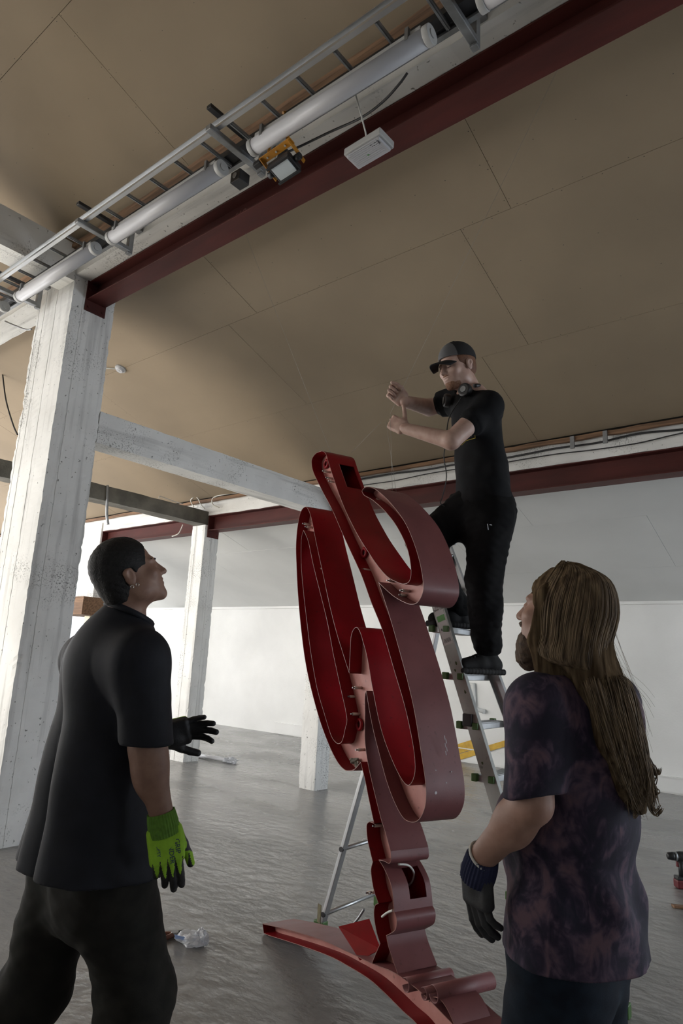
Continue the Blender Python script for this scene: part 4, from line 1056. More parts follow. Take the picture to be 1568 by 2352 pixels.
# ------------------------------------------------------------------ people
M_SKIN1 = mk('tanned_skin', (0.27, 0.155, 0.11), 0.55, col2=(0.22, 0.12, 0.085), vscale=30, bump=.05, bscale=220)
M_SKIN2 = mk('fair_ruddy_skin', (0.36, 0.21, 0.16), 0.55, col2=(0.30, 0.165, 0.12), vscale=30, bump=.05, bscale=220)
M_SKIN3 = mk('pale_skin', (0.50, 0.34, 0.28), 0.5, col2=(0.43, 0.27, 0.22), vscale=30, bump=.04, bscale=220)
M_BLKCOT = mk('black_cotton', (0.0065, 0.007, 0.0085), 0.85, col2=(0.0045, 0.005, 0.006), vscale=40, spec=.22, bump=.06, bscale=300)
M_NAVCOT = mk('washed_black_cotton', (0.011, 0.0125, 0.0185), 0.75, col2=(0.008, 0.009, 0.0135), vscale=20, spec=.3, bump=.06, bscale=300)
M_TROU1 = mk('dark_olive_work_trousers', (0.019, 0.018, 0.015), 0.9, col2=(0.012, 0.0115, 0.0098), vscale=18, spec=.2, bump=.08, bscale=300)
M_TROU3 = mk('black_work_trousers', (0.005, 0.005, 0.0058), 0.9, col2=(0.0035, 0.0035, 0.004), vscale=25, spec=.2, bump=.08, bscale=200)
M_JEANS = mk('dark_indigo_denim', (0.010, 0.017, 0.028), 0.85, col2=(0.006, 0.009, 0.016), vscale=22, spec=.2, bump=.1, bscale=400)
M_HAIR1 = mk('short_black_hair', (0.006, 0.0055, 0.0055), 0.65, col2=(0.012, 0.011, 0.011), vscale=90, spec=.3, bump=.7, bscale=190, bdist=.004)
M_LIME = mk('lime_knit', (0.30, 0.55, 0.03), 0.8, col2=(0.25, 0.47, 0.025), vscale=60, bump=.1, bscale=500)
M_LIMED = mk('ribbed_green_cuff', (0.12, 0.26, 0.03), 0.85, col2=(0.085, 0.19, 0.02), vscale=90)
M_RUB = mk('black_rubber_coating', (0.014, 0.014, 0.016), 0.6, bump=.15, bscale=260)
M_METAL = mk('silver_earring', (.7, .7, .68), .25, metal=1.0)
def jt(**kw): return {k: at(*v) for k, v in kw.items()}
def lowered(p, z): return Vector((p.x, p.y, z))

# ================================================================= the dark-haired man at the left, seen from behind
H_R = Vector((RGT.x, RGT.y, 0)).normalized(); H_F = Vector((FWD.x, FWD.y, 0)).normalized()
f1 = (H_R * .87 + H_F * .49).normalized()
J = jt(neck=(288, 1418, 2.05), chest=(262, 1540, 2.06), belly=(236, 1760, 2.06), hip=(214, 1935, 2.06), shR=(324, 1500, 1.93), shL=(200, 1502, 2.20),
       elR=(334, 1712, 1.88), wrR=(376, 1893, 1.86), elL=(270, 1742, 2.36), wrL=(372, 1690, 2.40),
       hpR=(252, 1955, 2.0), hpL=(165, 1955, 2.14), knR=(312, 2290, 2.00), knL=(82, 2268, 2.10))
J['anR'] = lowered(J['knR'] + H_R * -.02 + H_F * .02, .10); J['anL'] = lowered(J['knL'] - f1 * .22, .12)
p1 = thing('person', 'man in a black t-shirt and lime gloves looking up, seen from behind', 'person', (J['hip'].x, J['hip'].y, 0))
f1h = (H_R * .90 + H_F * .44 + Vector((0, 0, .50))).normalized()
L1 = Loc(at(298, 1326, 2.05), f1h, Vector((0, 0, 1)), .91)
def body_items(J, f, sk=1.0):
    A = (f, .66)
    return [(rc(J['chest'], J['belly'], .155 * sk, .145 * sk, A), 0, 'u'), (rc(J['belly'], J['hip'], .145 * sk, .15 * sk, A), .05, 'u'), (rc(J['shL'], J['shR'], .06, .06), .05, 'u'),
            (rc(J['chest'], J['neck'], .10, .062), .06, 'u'), (rc(J['hpL'] + Vector((0, 0, -.04)), J['hpR'] + Vector((0, 0, -.04)), .082, .082), .05, 'u'),
            (rc(J['shR'], J['elR'], .056, .046), .03, 'u'), (rc(J['elR'], J['wrR'], .047, .031), .015, 'u'), (rc(J['shL'], J['elL'], .056, .046), .03, 'u'), (rc(J['elL'], J['wrL'], .047, .031), .015, 'u'),
            (rc(J['hpR'], J['knR'], .085, .060), .03, 'u'), (rc(J['knR'], J['anR'], .060, .038), .02, 'u'), (rc(J['hpL'], J['knL'], .085, .060), .03, 'u'), (rc(J['knL'], J['anL'], .060, .038), .02, 'u')]
bi = body_items(J, f1)
# forearm muscle
bi.append((ell(J['elR'].lerp(J['wrR'], .25), (.05, .05, .085), None), .03, 'u'))
bodyF = build_field(bi, .008)
hi1 = head_items(L1, J['neck'])
headF = build_field(hi1, .0032)
cR = [(12, 20, 14), (14, 22, 16), (18, 24, 16), (22, 26, 18)]
hR = hand_items(J['wrR'] + Vector((0, 0, -.005)), (J['wrR'] - J['elR']).normalized() * .75 + Vector((0, 0, -.5)) + H_R * .02, -H_F * .9 + H_R * .3, 1, .99, cR, (24, 12, 8), .025, .86)
hL = hand_items(J['wrL'], (J['wrL'] - J['elL']).normalized() + Vector((0, 0, -.25)), H_F * .8 + Vector((0, 0, .5)), 1, .99, [(18, 22, 14), (10, 18, 12), (4, 14, 10), (-2, 12, 10)], (40, 10, 8), .08, .86)
islands = [bodyF.mesh(), headF.mesh(), build_field(hR, .005).mesh(), build_field(hL, .005).mesh()]
np_mesh('body', islands, M_SKIN1, p1)
# hair: a cropped cap of hair down to the nape, cut back at the hairline and round the ear
hf = build_field([(L1.ell((0, -.016, .048), (.086, .1045, .0985)), 0, 'u'), (L1.ell((0, -.050, -.02), (.072, .060, .075)), .03, 'u')], .0035)
ax_ = L1
def planecut(F, L, p, n): F.cut(L.p(*p), L.x * n[0] + L.y * n[1] + L.z * n[2])
planecut(hf, L1, (0, .071, .075), (0, 1.0, -.33)); planecut(hf, L1, (0, .0, -.072), (0, .25, -1))
for s in (1, -1):
    hf.put(L1.ell((.10 * s, .055, -.03), (.055, .062, .068)), .006, 's'); hf.put(L1.ell((.088 * s, -.004, -.012), (.030, .024, .040)), .008, 's')
hf.put(L1.ell((0, .10, -.03), (.12, .075, .075)), .006, 's')
hf.disp(lambda P: .0008 * wavy(P, 3, 22) + .0011 * wavy(P, 9, 60))
np_mesh('hair', [hf.mesh()], M_HAIR1, p1)
# brow and earrings
for s in (1,):
    np_mesh('eyebrow', [build_field([(L1.rc((.014 * s, .097, .030), (.050 * s, .078, .032), .0045, .003), 0, 'u')], .002).mesh()], M_HAIR1, p1)
    for yy in (-.012, .006):
        c = L1.p(.084 * s, -.006 + yy, -.034); pts = [c + L1.y * (.0045 * math.cos(t * math.pi / 8)) + L1.z * (.0045 * math.sin(t * math.pi / 8)) for t in range(17)]
        MB().tube(pts, .0009, 6, caps=False).build('earring', M_METAL, p1)
# t-shirt: torso and sleeves grown as one cloth surface
def capped(a, b, r0, r1, cut_p, cut_n, flat=None):
    "round cone ended by a flat cut: a sleeve with its hem"
    fn, lo, hi = rc(a, b, r0, r1, flat); n = V3(Vector(cut_n).normalized()); p = V3(cut_p)
    return (lambda P: np.maximum(fn(P), ((P - p) @ n).astype(np.float32))), lo, hi
def sleeve_items(sh, el, t, r0, r1, tilt=Vector((0, 0, 0)), k=.07):
    d = (el - sh).normalized(); e = sh.lerp(el, t); m = sh.lerp(el, .45)
    return [(rc(sh, m, r0, (r0 + r1) / 2), k, 'u'), (capped(m, sh.lerp(el, t + .15), (r0 + r1) / 2, r1, e, d + tilt), .012, 'u')]
A1 = (f1, .74); sideR = Vector((f1.y, -f1.x, 0))
low = J['hip'] + Vector((0, 0, -.09)) - f1 * .02
dn = Vector((0, 0, -1))
it = [(rc(J['chest'] - f1 * .01, J['belly'] - f1 * .015, .175, .195, A1), 0, 'u'), (rc(J['belly'] - f1 * .02, low - f1 * .01, .20, .245, A1), .05, 'u'), (rc(J['belly'] + f1 * .03, low + f1 * .085 + sideR * .03, .15, .185, (f1, .9)), .06, 'u'),
      (rc(J['shL'] + dn * .02, J['shR'] + dn * .02, .068, .068), .08, 'u'), (rc(J['chest'], J['neck'] + dn * .015, .13, .074), .07, 'u')]
it += sleeve_items(J['shR'] + dn * .012, J['elR'], .97, .072, .080, -H_R * .22) + sleeve_items(J['shL'] + dn * .012, J['elL'], .9, .070, .082)
F1s = build_field(it, .0055, .05)
def folds1(P):
    u = P @ np.array(sideR); w = P @ np.array(f1); z = P[:, 2]
    k = np.clip((1.52 - z) / .40, 0, 1); q = wavy(P * np.array((1, 1, .30)), 5, .7)
    back = np.clip((w - float(Vector(J['belly']).dot(f1))) * -8 + .5, 0, 1)
    r1_ = np.abs(np.sin(u * 21 + 1.6 * q + z * 2.2)) ** .7
    return -(.030 * k * (r1_ - .5) * (.3 + .7 * back) + .007 * np.clip(k + .25, 0, 1) * wavy(P * np.array((1, 1, .35)), 8, 2.4))
F1s.disp(folds1); F1s.cut(low + Vector((0, 0, .03)), Vector((0, 0, -1)) - f1 * .06)
F1s.put(rc(J['neck'] + Vector((0, 0, .02)) + f1 * .02, J['neck'] + Vector((0, 0, .12)) + f1 * .05, .072, .10), .01, 's')
np_mesh('t_shirt', [F1s.mesh()], M_NAVCOT, p1, smooth_it=1)
def ring(c, ax, rx, ry, xdir, r, name, mat, parent, n=40):
    ax = Vector(ax).normalized(); x = Vector(xdir); x = (x - ax * x.dot(ax)).normalized(); y = ax.cross(x)
    pts = [c + x * (rx * math.cos(2*math.pi*i/n)) + y * (ry * math.sin(2*math.pi*i/n)) for i in range(n + 1)]
    return MB().tube(pts, r, 8, caps=False).build(name, mat, parent)
ring(J['neck'] + Vector((0, 0, .010)) + f1 * .01, Vector((0, 0, 1)) + f1 * .40, .075, .082, f1, .010, 'collar', M_NAVCOT, p1)
# trousers
tr = [(rc(J['hpL'], J['hpR'], .104, .104, (f1, .95)), 0, 'u'), (rc(J['hip'] + Vector((0, 0, .05)), J['hip'] + Vector((0, 0, -.12)), .155, .15, A1), .07, 'u'),
      (rc(J['hpR'], J['knR'], .112, .112), .06, 'u'), (rc(J['knR'], J['anR'] + Vector((0, 0, .02)), .112, .098), .04, 'u'), (rc(J['hpL'], J['knL'], .112, .112), .06, 'u'), (rc(J['knL'], J['anL'], .112, .098), .04, 'u')]
FT = build_field(tr, .007, .03); FT.disp(lambda P: -.011 * wavy(P * np.array((1, 1, .8)), 12, 1.6) - .006 * np.abs(wavy(P * np.array((1, 1, 1.5)), 17, 3.2))); FT.cut(J['hip'] + Vector((0, 0, .07)), (0, 0, 1)); FT.cut((0, 0, .07), (0, 0, -1))
np_mesh('trousers', [FT.mesh()], M_TROU1, p1, smooth_it=1)
def pocket(c, u, v, w, h, mat, parent, nrm, name='pocket_flap'):
    return MB().obox(c, Vector(u).normalized() * w, Vector(v).normalized() * h, Vector(nrm).normalized() * .004).build(name, mat, parent, .003)
def shoe(an, fdir, parent, mat_u, mat_s, floor_z, L=.27, name='shoe'):
    fdir = Vector((fdir.x, fdir.y, 0)).normalized(); sd = Vector((-fdir.y, fdir.x, 0)); R = np.array([[fdir[i], sd[i], (0, 0, 1)[i]] for i in range(3)])
    heel = lowered(an - fdir * .05, floor_z); P = lambda x, z: heel + fdir * x + Vector((0, 0, z))
    F = build_field([(rc(P(.0, .05), P(.10, .06), .042, .042), 0, 'u'), (rc(P(.10, .06), P(.20, .042), .044, .036), .02, 'u'), (rc(P(.02, .06), lowered(an, floor_z + .13), .044, .046), .02, 'u')], .005)
    F.cut(heel + Vector((0, 0, .02)), (0, 0, -1)); up = np_mesh(name, [F.mesh()], mat_u, parent)
    F = build_field([(rbox(P(.095, .016), [.142, .046, .016], R, .014), 0, 'u')], .005)
    F.disp(lambda Q: .0012 * np.sin((Q @ np.array(fdir)) * 300)); 
    np_mesh('sole', [F.mesh()], mat_s, up)
    for k in range(4): MB().bar(P(.105 + k * .02, .103 - k * .007) - sd * .024, P(.105 + k * .02, .103 - k * .007) + sd * .024, .006, .004).build('lace', mat_s, up)
    return up
M_SHOE = mk('black_trainer', (.008, .008, .009), .75, col2=(.014, .014, .014), vscale=30, spec=.25); M_SOLE = mk('dark_rubber_sole', (.012, .012, .012), .8)
shoe(J['anR'], f1, p1, M_SHOE, M_SOLE, .0); shoe(J['anL'], f1, p1, M_SHOE, M_SOLE, .0)
# gloves: lime backs, black dipped palms and finger tips
def glove(items_fn, W, ex, ez, ts, backlen, parent, mats, h=.003, mask=None):
    F = build_field(items_fn, h); ex = Vector(ex).normalized(); ez = Vector(ez); ez = (ez - ex * ez.dot(ex)).normalized(); ey = ez.cross(ex) * ts
    B = np.array([[ex[i], ey[i], ez[i]] for i in range(3)]); o = np.array(W)
    def fm(C):
        q = (C - o) @ B
        x, y, z = q[:, 0], q[:, 1], q[:, 2]
        gap = np.abs(((y + .0405) / .0203) % 1 - .5) * 2      # 0 on a finger's middle line, 1 between fingers
        lim = .138 - .055 * gap ** 1.5
        return np.where((z > -.006 - np.maximum(0, x - .08) * 1.15) & (x < lim), 0, 1)
    return np_mesh('glove', [F.mesh()], mats, parent, face_mat=mask or fm)
exR = (J['wrR'] - J['elR']).normalized() * .75 + Vector((0, 0, -.5)) + H_R * .02; ezR = -H_F * .9 + H_R * .3
gi = hand_items(J['wrR'] + Vector((0, 0, -.005)), exR, ezR, 1, 1.02, cR, (24, 12, 8), .025, 1.2)
gl = glove(gi, J['wrR'] + Vector((0, 0, -.005)), exR, ezR, 1, .1, p1, [M_LIME, M_RUB])
def cuff(a, b, r0, r1, n, parent, mat, name='glove_cuff'):
    a, b = Vector(a), Vector(b); d = (b - a).normalized(); x = d.orthogonal().normalized(); y = d.cross(x); m = MB(); vs = []; rows_ = 8
    for i in range(rows_ + 1):
        t = i / rows_; r = r0 + (r1 - r0) * t + .003 * math.sin(t * 3.1)
        for k in range(n): 
            th = 2 * math.pi * k / n; rr_ = r + (.0013 if k % 2 else -.0013); vs.append(a.lerp(b, t) + x * (rr_ * math.cos(th)) + y * (rr_ * math.sin(th)))
    m.add(vs, [(i*n+k, i*n+(k+1)%n, (i+1)*n+(k+1)%n, (i+1)*n+k) for i in range(rows_) for k in range(n)], False)
    o = m.build(name, mat, parent); so = o.modifiers.new('thick', 'SOLIDIFY'); so.thickness = .003; so.offset = 0; return o
da = (J['wrR'] - J['elR']).normalized()
cf = cuff(J['wrR'] - da * .035 + Vector((0, 0, 0)), J['wrR'] + Vector(exR).normalized() * .028, .036, .0385, 64, gl, M_LIMED)
exv = Vector(exR).normalized(); ezv = (Vector(ezR) - exv * Vector(ezR).dot(exv)).normalized(); eyv = ezv.cross(exv)
Wg = J['wrR'] + Vector((0, 0, -.005))
M_PRT = mk('navy_glove_print', (.03, .05, .12), .6); M_PRT2 = mk('pale_blue_print_ink', (.25, .45, .75), .6)
fr = lambda x, y: frame(Wg + exv * x + eyv * y + ezv * .0200, exv, eyv)
text_mesh('glove_print', 'WONDER', .019, M_PRT, gl, fr(.056, .012)); text_mesh('glove_print', 'GRIP', .019, M_PRT, gl, fr(.056, .030)); text_mesh('glove_print', 'W', .020, M_PRT2, gl, fr(.029, .012))
text_mesh('glove_print', 'OPTY', .013, M_PRT, gl, fr(.056, -.022))
exL = (J['wrL'] - J['elL']).normalized() + Vector((0, 0, -.25)); ezL = H_F * .8 + Vector((0, 0, .5))
gi = hand_items(J['wrL'], exL, ezL, 1, 1.02, [(18, 22, 14), (10, 18, 12), (4, 14, 10), (-2, 12, 10)], (40, 10, 8), .08, 1.3)
_ex = Vector(exL).normalized(); _ez = (Vector(ezL) - _ex * Vector(ezL).dot(_ex)).normalized()
gl2 = glove(gi, J['wrL'], exL, ezL, 1, .1, p1, [M_LIME, M_RUB], mask=lambda C: np.where((C - np.array(J['wrL'])) @ np.array(_ez) > .007, 0, 1))
cuff(J['wrL'] - (J['wrL'] - J['elL']).normalized() * .04, J['wrL'] + Vector(exL).normalized() * .028, .036, .0385, 64, gl2, M_LIMED)
# ================================================================= the long-haired man in the tie-dye shirt
f2 = (H_R * -.62 + H_F * .78).normalized()
J = jt(neck=(1322, 1545, 1.70), chest=(1330, 1660, 1.70), belly=(1318, 1900, 1.70), hip=(1306, 2130, 1.70), shL=(1236, 1612, 1.60), shR=(1398, 1600, 1.82),
       elL=(1222, 1845, 1.54), wrL=(1092, 1985, 1.66), elR=(1400, 1830, 1.95), wrR=(1330, 1960, 2.05),
       hpL=(1266, 2150, 1.67), hpR=(1358, 2150, 1.76), knL=(1225, 2500, 1.68), knR=(1355, 2500, 1.84))
J['anL'] = lowered(J['knL'] - f2 * .03, .10); J['anR'] = lowered(J['knR'] - f2 * .08, .10)
p2 = thing('person', 'long-haired man in a purple tie-dye t-shirt and jeans, seen from behind', 'person', (J['hip'].x, J['hip'].y, 0))
f2h = (H_R * -.74 + H_F * .62 + Vector((0, 0, .20))).normalized()
L2 = Loc(at(1292, 1418, 1.68), f2h, Vector((0, 0, 1)), 1.0)
bi = body_items(J, f2, 1.05); bi.append((ell(J['elL'].lerp(J['wrL'], .3), (.041, .041, .05)), .04, 'u'))
exL = (J['wrL'] - J['elL']).normalized() * .12 + Vector((0, 0, -.9)) + H_R * .14; ezL = -H_R * .85 - H_F * .45
cl = [(8, 16, 12), (12, 20, 14), (14, 22, 14), (16, 24, 16)]
hL = hand_items(J['wrL'], exL, ezL, -1, .98, cl, (20, 30, 15), .015, .86); hR = hand_items(J['wrR'], (J['wrR'] - J['elR']), H_F, 1, 1, [(20, 25, 15)] * 4, (30, 10, 10), .06, .86)
islands = [build_field(bi, .007).mesh(), build_field(head_items(L2, J['neck']), .0035).mesh(), build_field(hL, .005).mesh(), build_field(hR, .005).mesh()]
np_mesh('body', islands, M_SKIN2, p2)
# beard
M_BEARD = mk('brown_beard', (.10, .06, .035), .8, col2=(.05, .03, .02), vscale=70, bump=.6, bscale=160, bdist=.004)
bf = build_field([(L2.ell((0, .060, -.085), (.054, .045, .046)), 0, 'u'), (L2.ell((0, .092, -.040), (.028, .014, .010)), .01, 'u'), (L2.ell((0, .070, -.120), (.030, .028, .030)), .03, 'u')], .0035)
planecut(bf, L2, (0, 0, -.030), (0, .0, 1)); bf.disp(lambda P: .004 * wavy(P * np.array((1, 1, .4)), 4, 16) + .002 * wavy(P, 6, 40)); np_mesh('beard', [bf.mesh()], M_BEARD, p2)
# t-shirt with tie-dye
def tie_dye():
    m = mk('purple_tie_dye', (.02, .015, .03), .85, bump=.06, bscale=300); N = m.node_tree.nodes; Lk = m.node_tree.links; b = N['Principled BSDF']
    tc = N.new('ShaderNodeTexCoord'); mp = N.new('ShaderNodeMapping'); mp.inputs['Scale'].default_value = (1.3, 1.3, .8); Lk.new(tc.outputs['Object'], mp.inputs[0])
    n0 = N.new('ShaderNodeTexNoise'); n0.inputs['Scale'].default_value = 5; n0.inputs['Detail'].default_value = 5; n0.inputs['Distortion'].default_value = 1.6; Lk.new(mp.outputs[0], n0.inputs['Vector'])
    n1 = N.new('ShaderNodeTexNoise'); n1.inputs['Scale'].default_value = 17; n1.inputs['Detail'].default_value = 6; n1.inputs['Distortion'].default_value = 2.2; Lk.new(mp.outputs[0], n1.inputs['Vector'])
    mx = N.new('ShaderNodeMath'); mx.operation = 'MULTIPLY_ADD'; Lk.new(n1.outputs['Fac'], mx.inputs[0]); mx.inputs[1].default_value = .45; Lk.new(n0.outputs['Fac'], mx.inputs[2])
    rp = N.new('ShaderNodeValToRGB'); Lk.new(mx.outputs[0], rp.inputs[0]); e = rp.color_ramp.elements
    e[0].position = .62; e[0].color = (.010, .008, .022, 1); e[1].position = .86; e[1].color = (.115, .068, .088, 1)
    q = e.new(.70); q.color = (.022, .015, .036, 1); q = e.new(.77); q.color = (.065, .040, .068, 1)
    Lk.new(rp.outputs[0], b.inputs['Base Color']); return m
M_DYE = tie_dye()
A2 = (f2, .86); side2 = Vector((f2.y, -f2.x, 0))
low = J['hip'] + Vector((0, 0, -.05)) - f2 * .01
it = [(rc(J['chest'] - f2 * .02, J['belly'], .150, .172, A2), 0, 'u'), (rc(J['belly'], low + dn * .06, .176, .205, A2), .05, 'u'), (ell(J['belly'] + f2 * .08 + dn * .05, (.14, .14, .16)), .06, 'u'),
      (rc(J['shL'] + dn * .02, J['shR'] + dn * .02, .062, .062), .07, 'u'), (rc(J['chest'], J['neck'] + dn * .02, .12, .066), .07, 'u')]
it += sleeve_items(J['shL'] + dn * .01, J['elL'], .90, .070, .068, H_R * .25) + sleeve_items(J['shR'] + dn * .01, J['elR'], .9, .068, .07)
F = build_field(it, .0055, .05)
def folds2(P):
    u = P @ np.array(side2); z = P[:, 2]; q = wavy(P, 21, 1.0)
    waist = np.exp(-((z - 1.02 - .03 * q) / .05) ** 2)
    return -(.012 * wavy(P * np.array((1, 1, .5)), 22, 2.2) * np.clip((1.5 - z) / .4, .2, 1) + .010 * np.clip((1.05 - z) / .1, 0, 1) * np.sin(u * 40 + 3 * q) * np.clip((z - .85) / .1, 0, 1) - .016 * waist)
F.disp(folds2); F.cut(low + Vector((0, 0, .0)), Vector((0, 0, -1)))
F.put(rc(J['neck'] + Vector((0, 0, .02)) + f2 * .02, J['neck'] + Vector((0, 0, .12)) + f2 * .04, .068, .095), .01, 's')
np_mesh('t_shirt', [F.mesh()], M_DYE, p2, smooth_it=1)
tr = [(rc(J['hpL'], J['hpR'], .100, .100, (f2, .95)), 0, 'u'), (rc(J['hip'] + Vector((0, 0, .03)), J['hip'] + Vector((0, 0, -.12)), .135, .135, A2), .06, 'u'),
      (rc(J['hpR'], J['knR'], .098, .090), .05, 'u'), (rc(J['knR'], J['anR'] + Vector((0, 0, .02)), .092, .08), .04, 'u'), (rc(J['hpL'], J['knL'], .098, .090), .05, 'u'), (rc(J['knL'], J['anL'], .092, .08), .04, 'u')]
F = build_field(tr, .007, .03); F.disp(lambda P: -.006 * wavy(P, 31, 2.4)); F.cut(J['hip'] + Vector((0, 0, .04)), (0, 0, 1)); F.cut((0, 0, .07), (0, 0, -1))
jn = np_mesh('jeans', [F.mesh()], M_JEANS, p2, smooth_it=1)
shoe(J['anR'], f2, p2, M_SHOE, M_SOLE, .0); shoe(J['anL'], f2, p2, M_SHOE, M_SOLE, .0)
# gloves
M_GNAVY = mk('navy_knit_cuff', (.012, .016, .055), .85, bump=.2, bscale=300); M_GGREY = mk('grey_black_coated_glove', (.045, .046, .05), .55, col2=(.012, .012, .014), vscale=16, bump=.1, bscale=260)
gi = hand_items(J['wrL'], exL, ezL, -1, 1.02, cl, (20, 30, 15), .015, 1.18)
g = np_mesh('glove', [build_field(gi, .0032).mesh()], M_GGREY, p2)
d_ = (J['wrL'] - J['elL']).normalized(); e_ = Vector(exL).normalized()
cuff(J['wrL'] - d_ * .035, J['wrL'] + e_ * .035, .037, .040, 60, g, M_GNAVY); ring(J['wrL'] - d_ * .037, d_, .037, .037, H_F, .0035, 'cuff_hem', M_WCABLE, g)
gi = hand_items(J['wrR'], (J['wrR'] - J['elR']), H_F, 1, 1.02, [(20, 25, 15)] * 4, (30, 10, 10), .06, 1.16)
g = np_mesh('glove', [build_field(gi, .004).mesh()], M_GGREY, p2)
# long hair: a draped mass with strands over it
def hair_mat(nm='long_light_brown_hair', q=1.0, sp=.25):
    m = mk(nm, (.11, .075, .045), .7, spec=sp); N = m.node_tree.nodes; Lk = m.node_tree.links; b = N['Principled BSDF']
    tc = N.new('ShaderNodeTexCoord'); mp = N.new('ShaderNodeMapping'); mp.inputs['Scale'].default_value = (9, 9, 1.0); Lk.new(tc.outputs['Object'], mp.inputs[0])
    n = N.new('ShaderNodeTexNoise'); n.inputs['Scale'].default_value = 9; n.inputs['Detail'].default_value = 6; Lk.new(mp.outputs[0], n.inputs['Vector'])
    rp = N.new('ShaderNodeValToRGB'); Lk.new(n.outputs['Fac'], rp.inputs[0]); rp.color_ramp.elements[0].position = .35; rp.color_ramp.elements[1].position = .68
    rp.color_ramp.elements[0].color = (.075 * q, .050 * q, .031 * q, 1); rp.color_ramp.elements[1].color = (.25 * q, .178 * q, .108 * q, 1); Lk.new(rp.outputs[0], b.inputs['Base Color'])
    bp = N.new('ShaderNodeBump'); bp.inputs['Strength'].default_value = .25; bp.inputs['Distance'].default_value = .004; Lk.new(n.outputs['Fac'], bp.inputs['Height']); Lk.new(bp.outputs[0], b.inputs['Normal']); return m
M_LONG = hair_mat()
hb = [at(1374, 1565, 1.61), at(1412, 1680, 1.565), at(1446, 1785, 1.57), at(1474, 1860, 1.59)]
it = [(L2.ell((0, -.016, .044), (.084, .106, .096)), 0, 'u'), (L2.ell((0, -.040, -.05), (.074, .066, .09)), .04, 'u'),
      (rc(L2.p(0, -.055, -.03), hb[0], .070, .066, (f2, .8)), .05, 'u'), (rc(hb[0], hb[1], .066, .062, (f2, .45)), .05, 'u'), (rc(hb[1], hb[2], .062, .048, (f2, .4)), .04, 'u'), (rc(hb[2], hb[3], .048, .018, (f2, .4)), .03, 'u')]
for s in (1, -1): it += [(rc(L2.p(.072 * s, .030, .05), L2.p(.074 * s, .028, -.07), .018, .020), .02, 'u'), (rc(L2.p(.074 * s, .028, -.07), L2.p(.055 * s, -.01, -.15), .020, .03), .02, 'u')]
F = build_field(it, .0045, .03)
F.put(L2.ell((0, .125, -.02), (.058, .082, .088)), .008, 's')
F.disp(lambda P: .0040 * wavy(P * np.array((1, 1, .12)), 41, 11) + .0025 * wavy(P * np.array((1, 1, .1)), 43, 24)); F.cut(hb[3] + Vector((0, 0, -.01)), (0, 0, -1))
hair = np_mesh('hair', [F.mesh()], hair_mat('under_hair', .6, 0.0), p2)  # darker copy of the hair colour: self-shadow of the strands put into it
rs = random.Random(11); cu = MB()
for k in range(950):
    ph = math.radians(rs.uniform(-118, 118)); sn, cs = math.sin(ph), math.cos(ph); lift = rs.uniform(-.002, .006); front = abs(ph) > 1.35
    pts = [L2.p(.012 * sn, .010 - .03 * cs, .137 + lift), L2.p(.064 * sn, -.016 - .083 * cs, .108 + lift), L2.p((.088 + lift) * sn, -.016 - (.110 + lift) * cs, .040), L2.p((.090 + lift) * sn, -.022 - (.104 + lift) * cs * .95, -.045)]
    pts.append(L2.p(.082 * sn, -.034 - .100 * cs, -.110)); tail = rs.uniform(.35, 1.0) if rs.random() < .25 else rs.uniform(.85, 1.0)
    lat = side2 * (-.074 * sn * (1 if True else 0)); out = -f2 * (.030 * max(.25, cs) + rs.uniform(0, .012))
    for i, g in enumerate(hb):
        w = (1.0, 1.0, .85, .55)[i]
        pts.append(g + lat * w + out * (1.5, 1.25, .95, .5)[i] + Vector((rs.gauss(0, .003), rs.gauss(0, .003), rs.gauss(0, .004 + .012 * (i == 3)))) + H_R * (rs.gauss(0, .010) if i == 3 else 0))
    path = smooth_path(pts, 5); n = max(10, int(len(path) * tail)); path = path[:n]
    amp = rs.uniform(.001, .005)
    for i, q in enumerate(path): path[i] = q + H_R * (amp * math.sin(i * .5 + k) * (i / len(path)) ** 2)
    r = rs.uniform(.0007, .0015); cu.tube(path, [r] * (len(path) - 3) + [r * .8, r * .5, r * .2], 4, caps=False)
for (px, py, cx) in ((1490, 1800, 12), (1488, 1822, -12), (1503, 1838, 14), (1478, 1852, 18), (1492, 1862, -16), (1498, 1778, -10), (1468, 1870, 14), (1482, 1836, 22)):   # curled ends
    for j in range(9):
        p0 = hb[2] + H_R * rs.uniform(-.01, .05) + Vector((0, 0, rs.uniform(-.02, .07))); p3_ = at(px + rs.uniform(-6, 6), py + rs.uniform(-7, 7), 1.59)
        path = smooth_path([hb[1] + H_R * rs.uniform(.0, .06), p0, p0.lerp(p3_, .5) + H_R * (cx * .0012), p3_ + Vector((0, 0, .015)), p3_ - H_R * (cx * .001) + Vector((0, 0, -.005)), p3_ - H_R * (cx * .0018) + Vector((0, 0, .010))], 6)
        cu.tube(path, [.0014] * (len(path) - 3) + [.001, .0007, .0003], 4, caps=False)
for k in range(30):                                               # stray flyaway hairs
    b0 = L2.p(rs.uniform(-.06, .06), -.09, rs.uniform(-.08, .08)); b3 = at(rs.uniform(1440, 1505), rs.uniform(1600, 1780), 1.60)
    cu.tube(smooth_path([b0, b0.lerp(b3, .4) + H_R * .006, b0.lerp(b3, .75) + H_R * .010, b3], 6), .0003, 3, caps=False)
cu.build('hair_strands', M_LONG, p2)['kind'] = 'stuff'

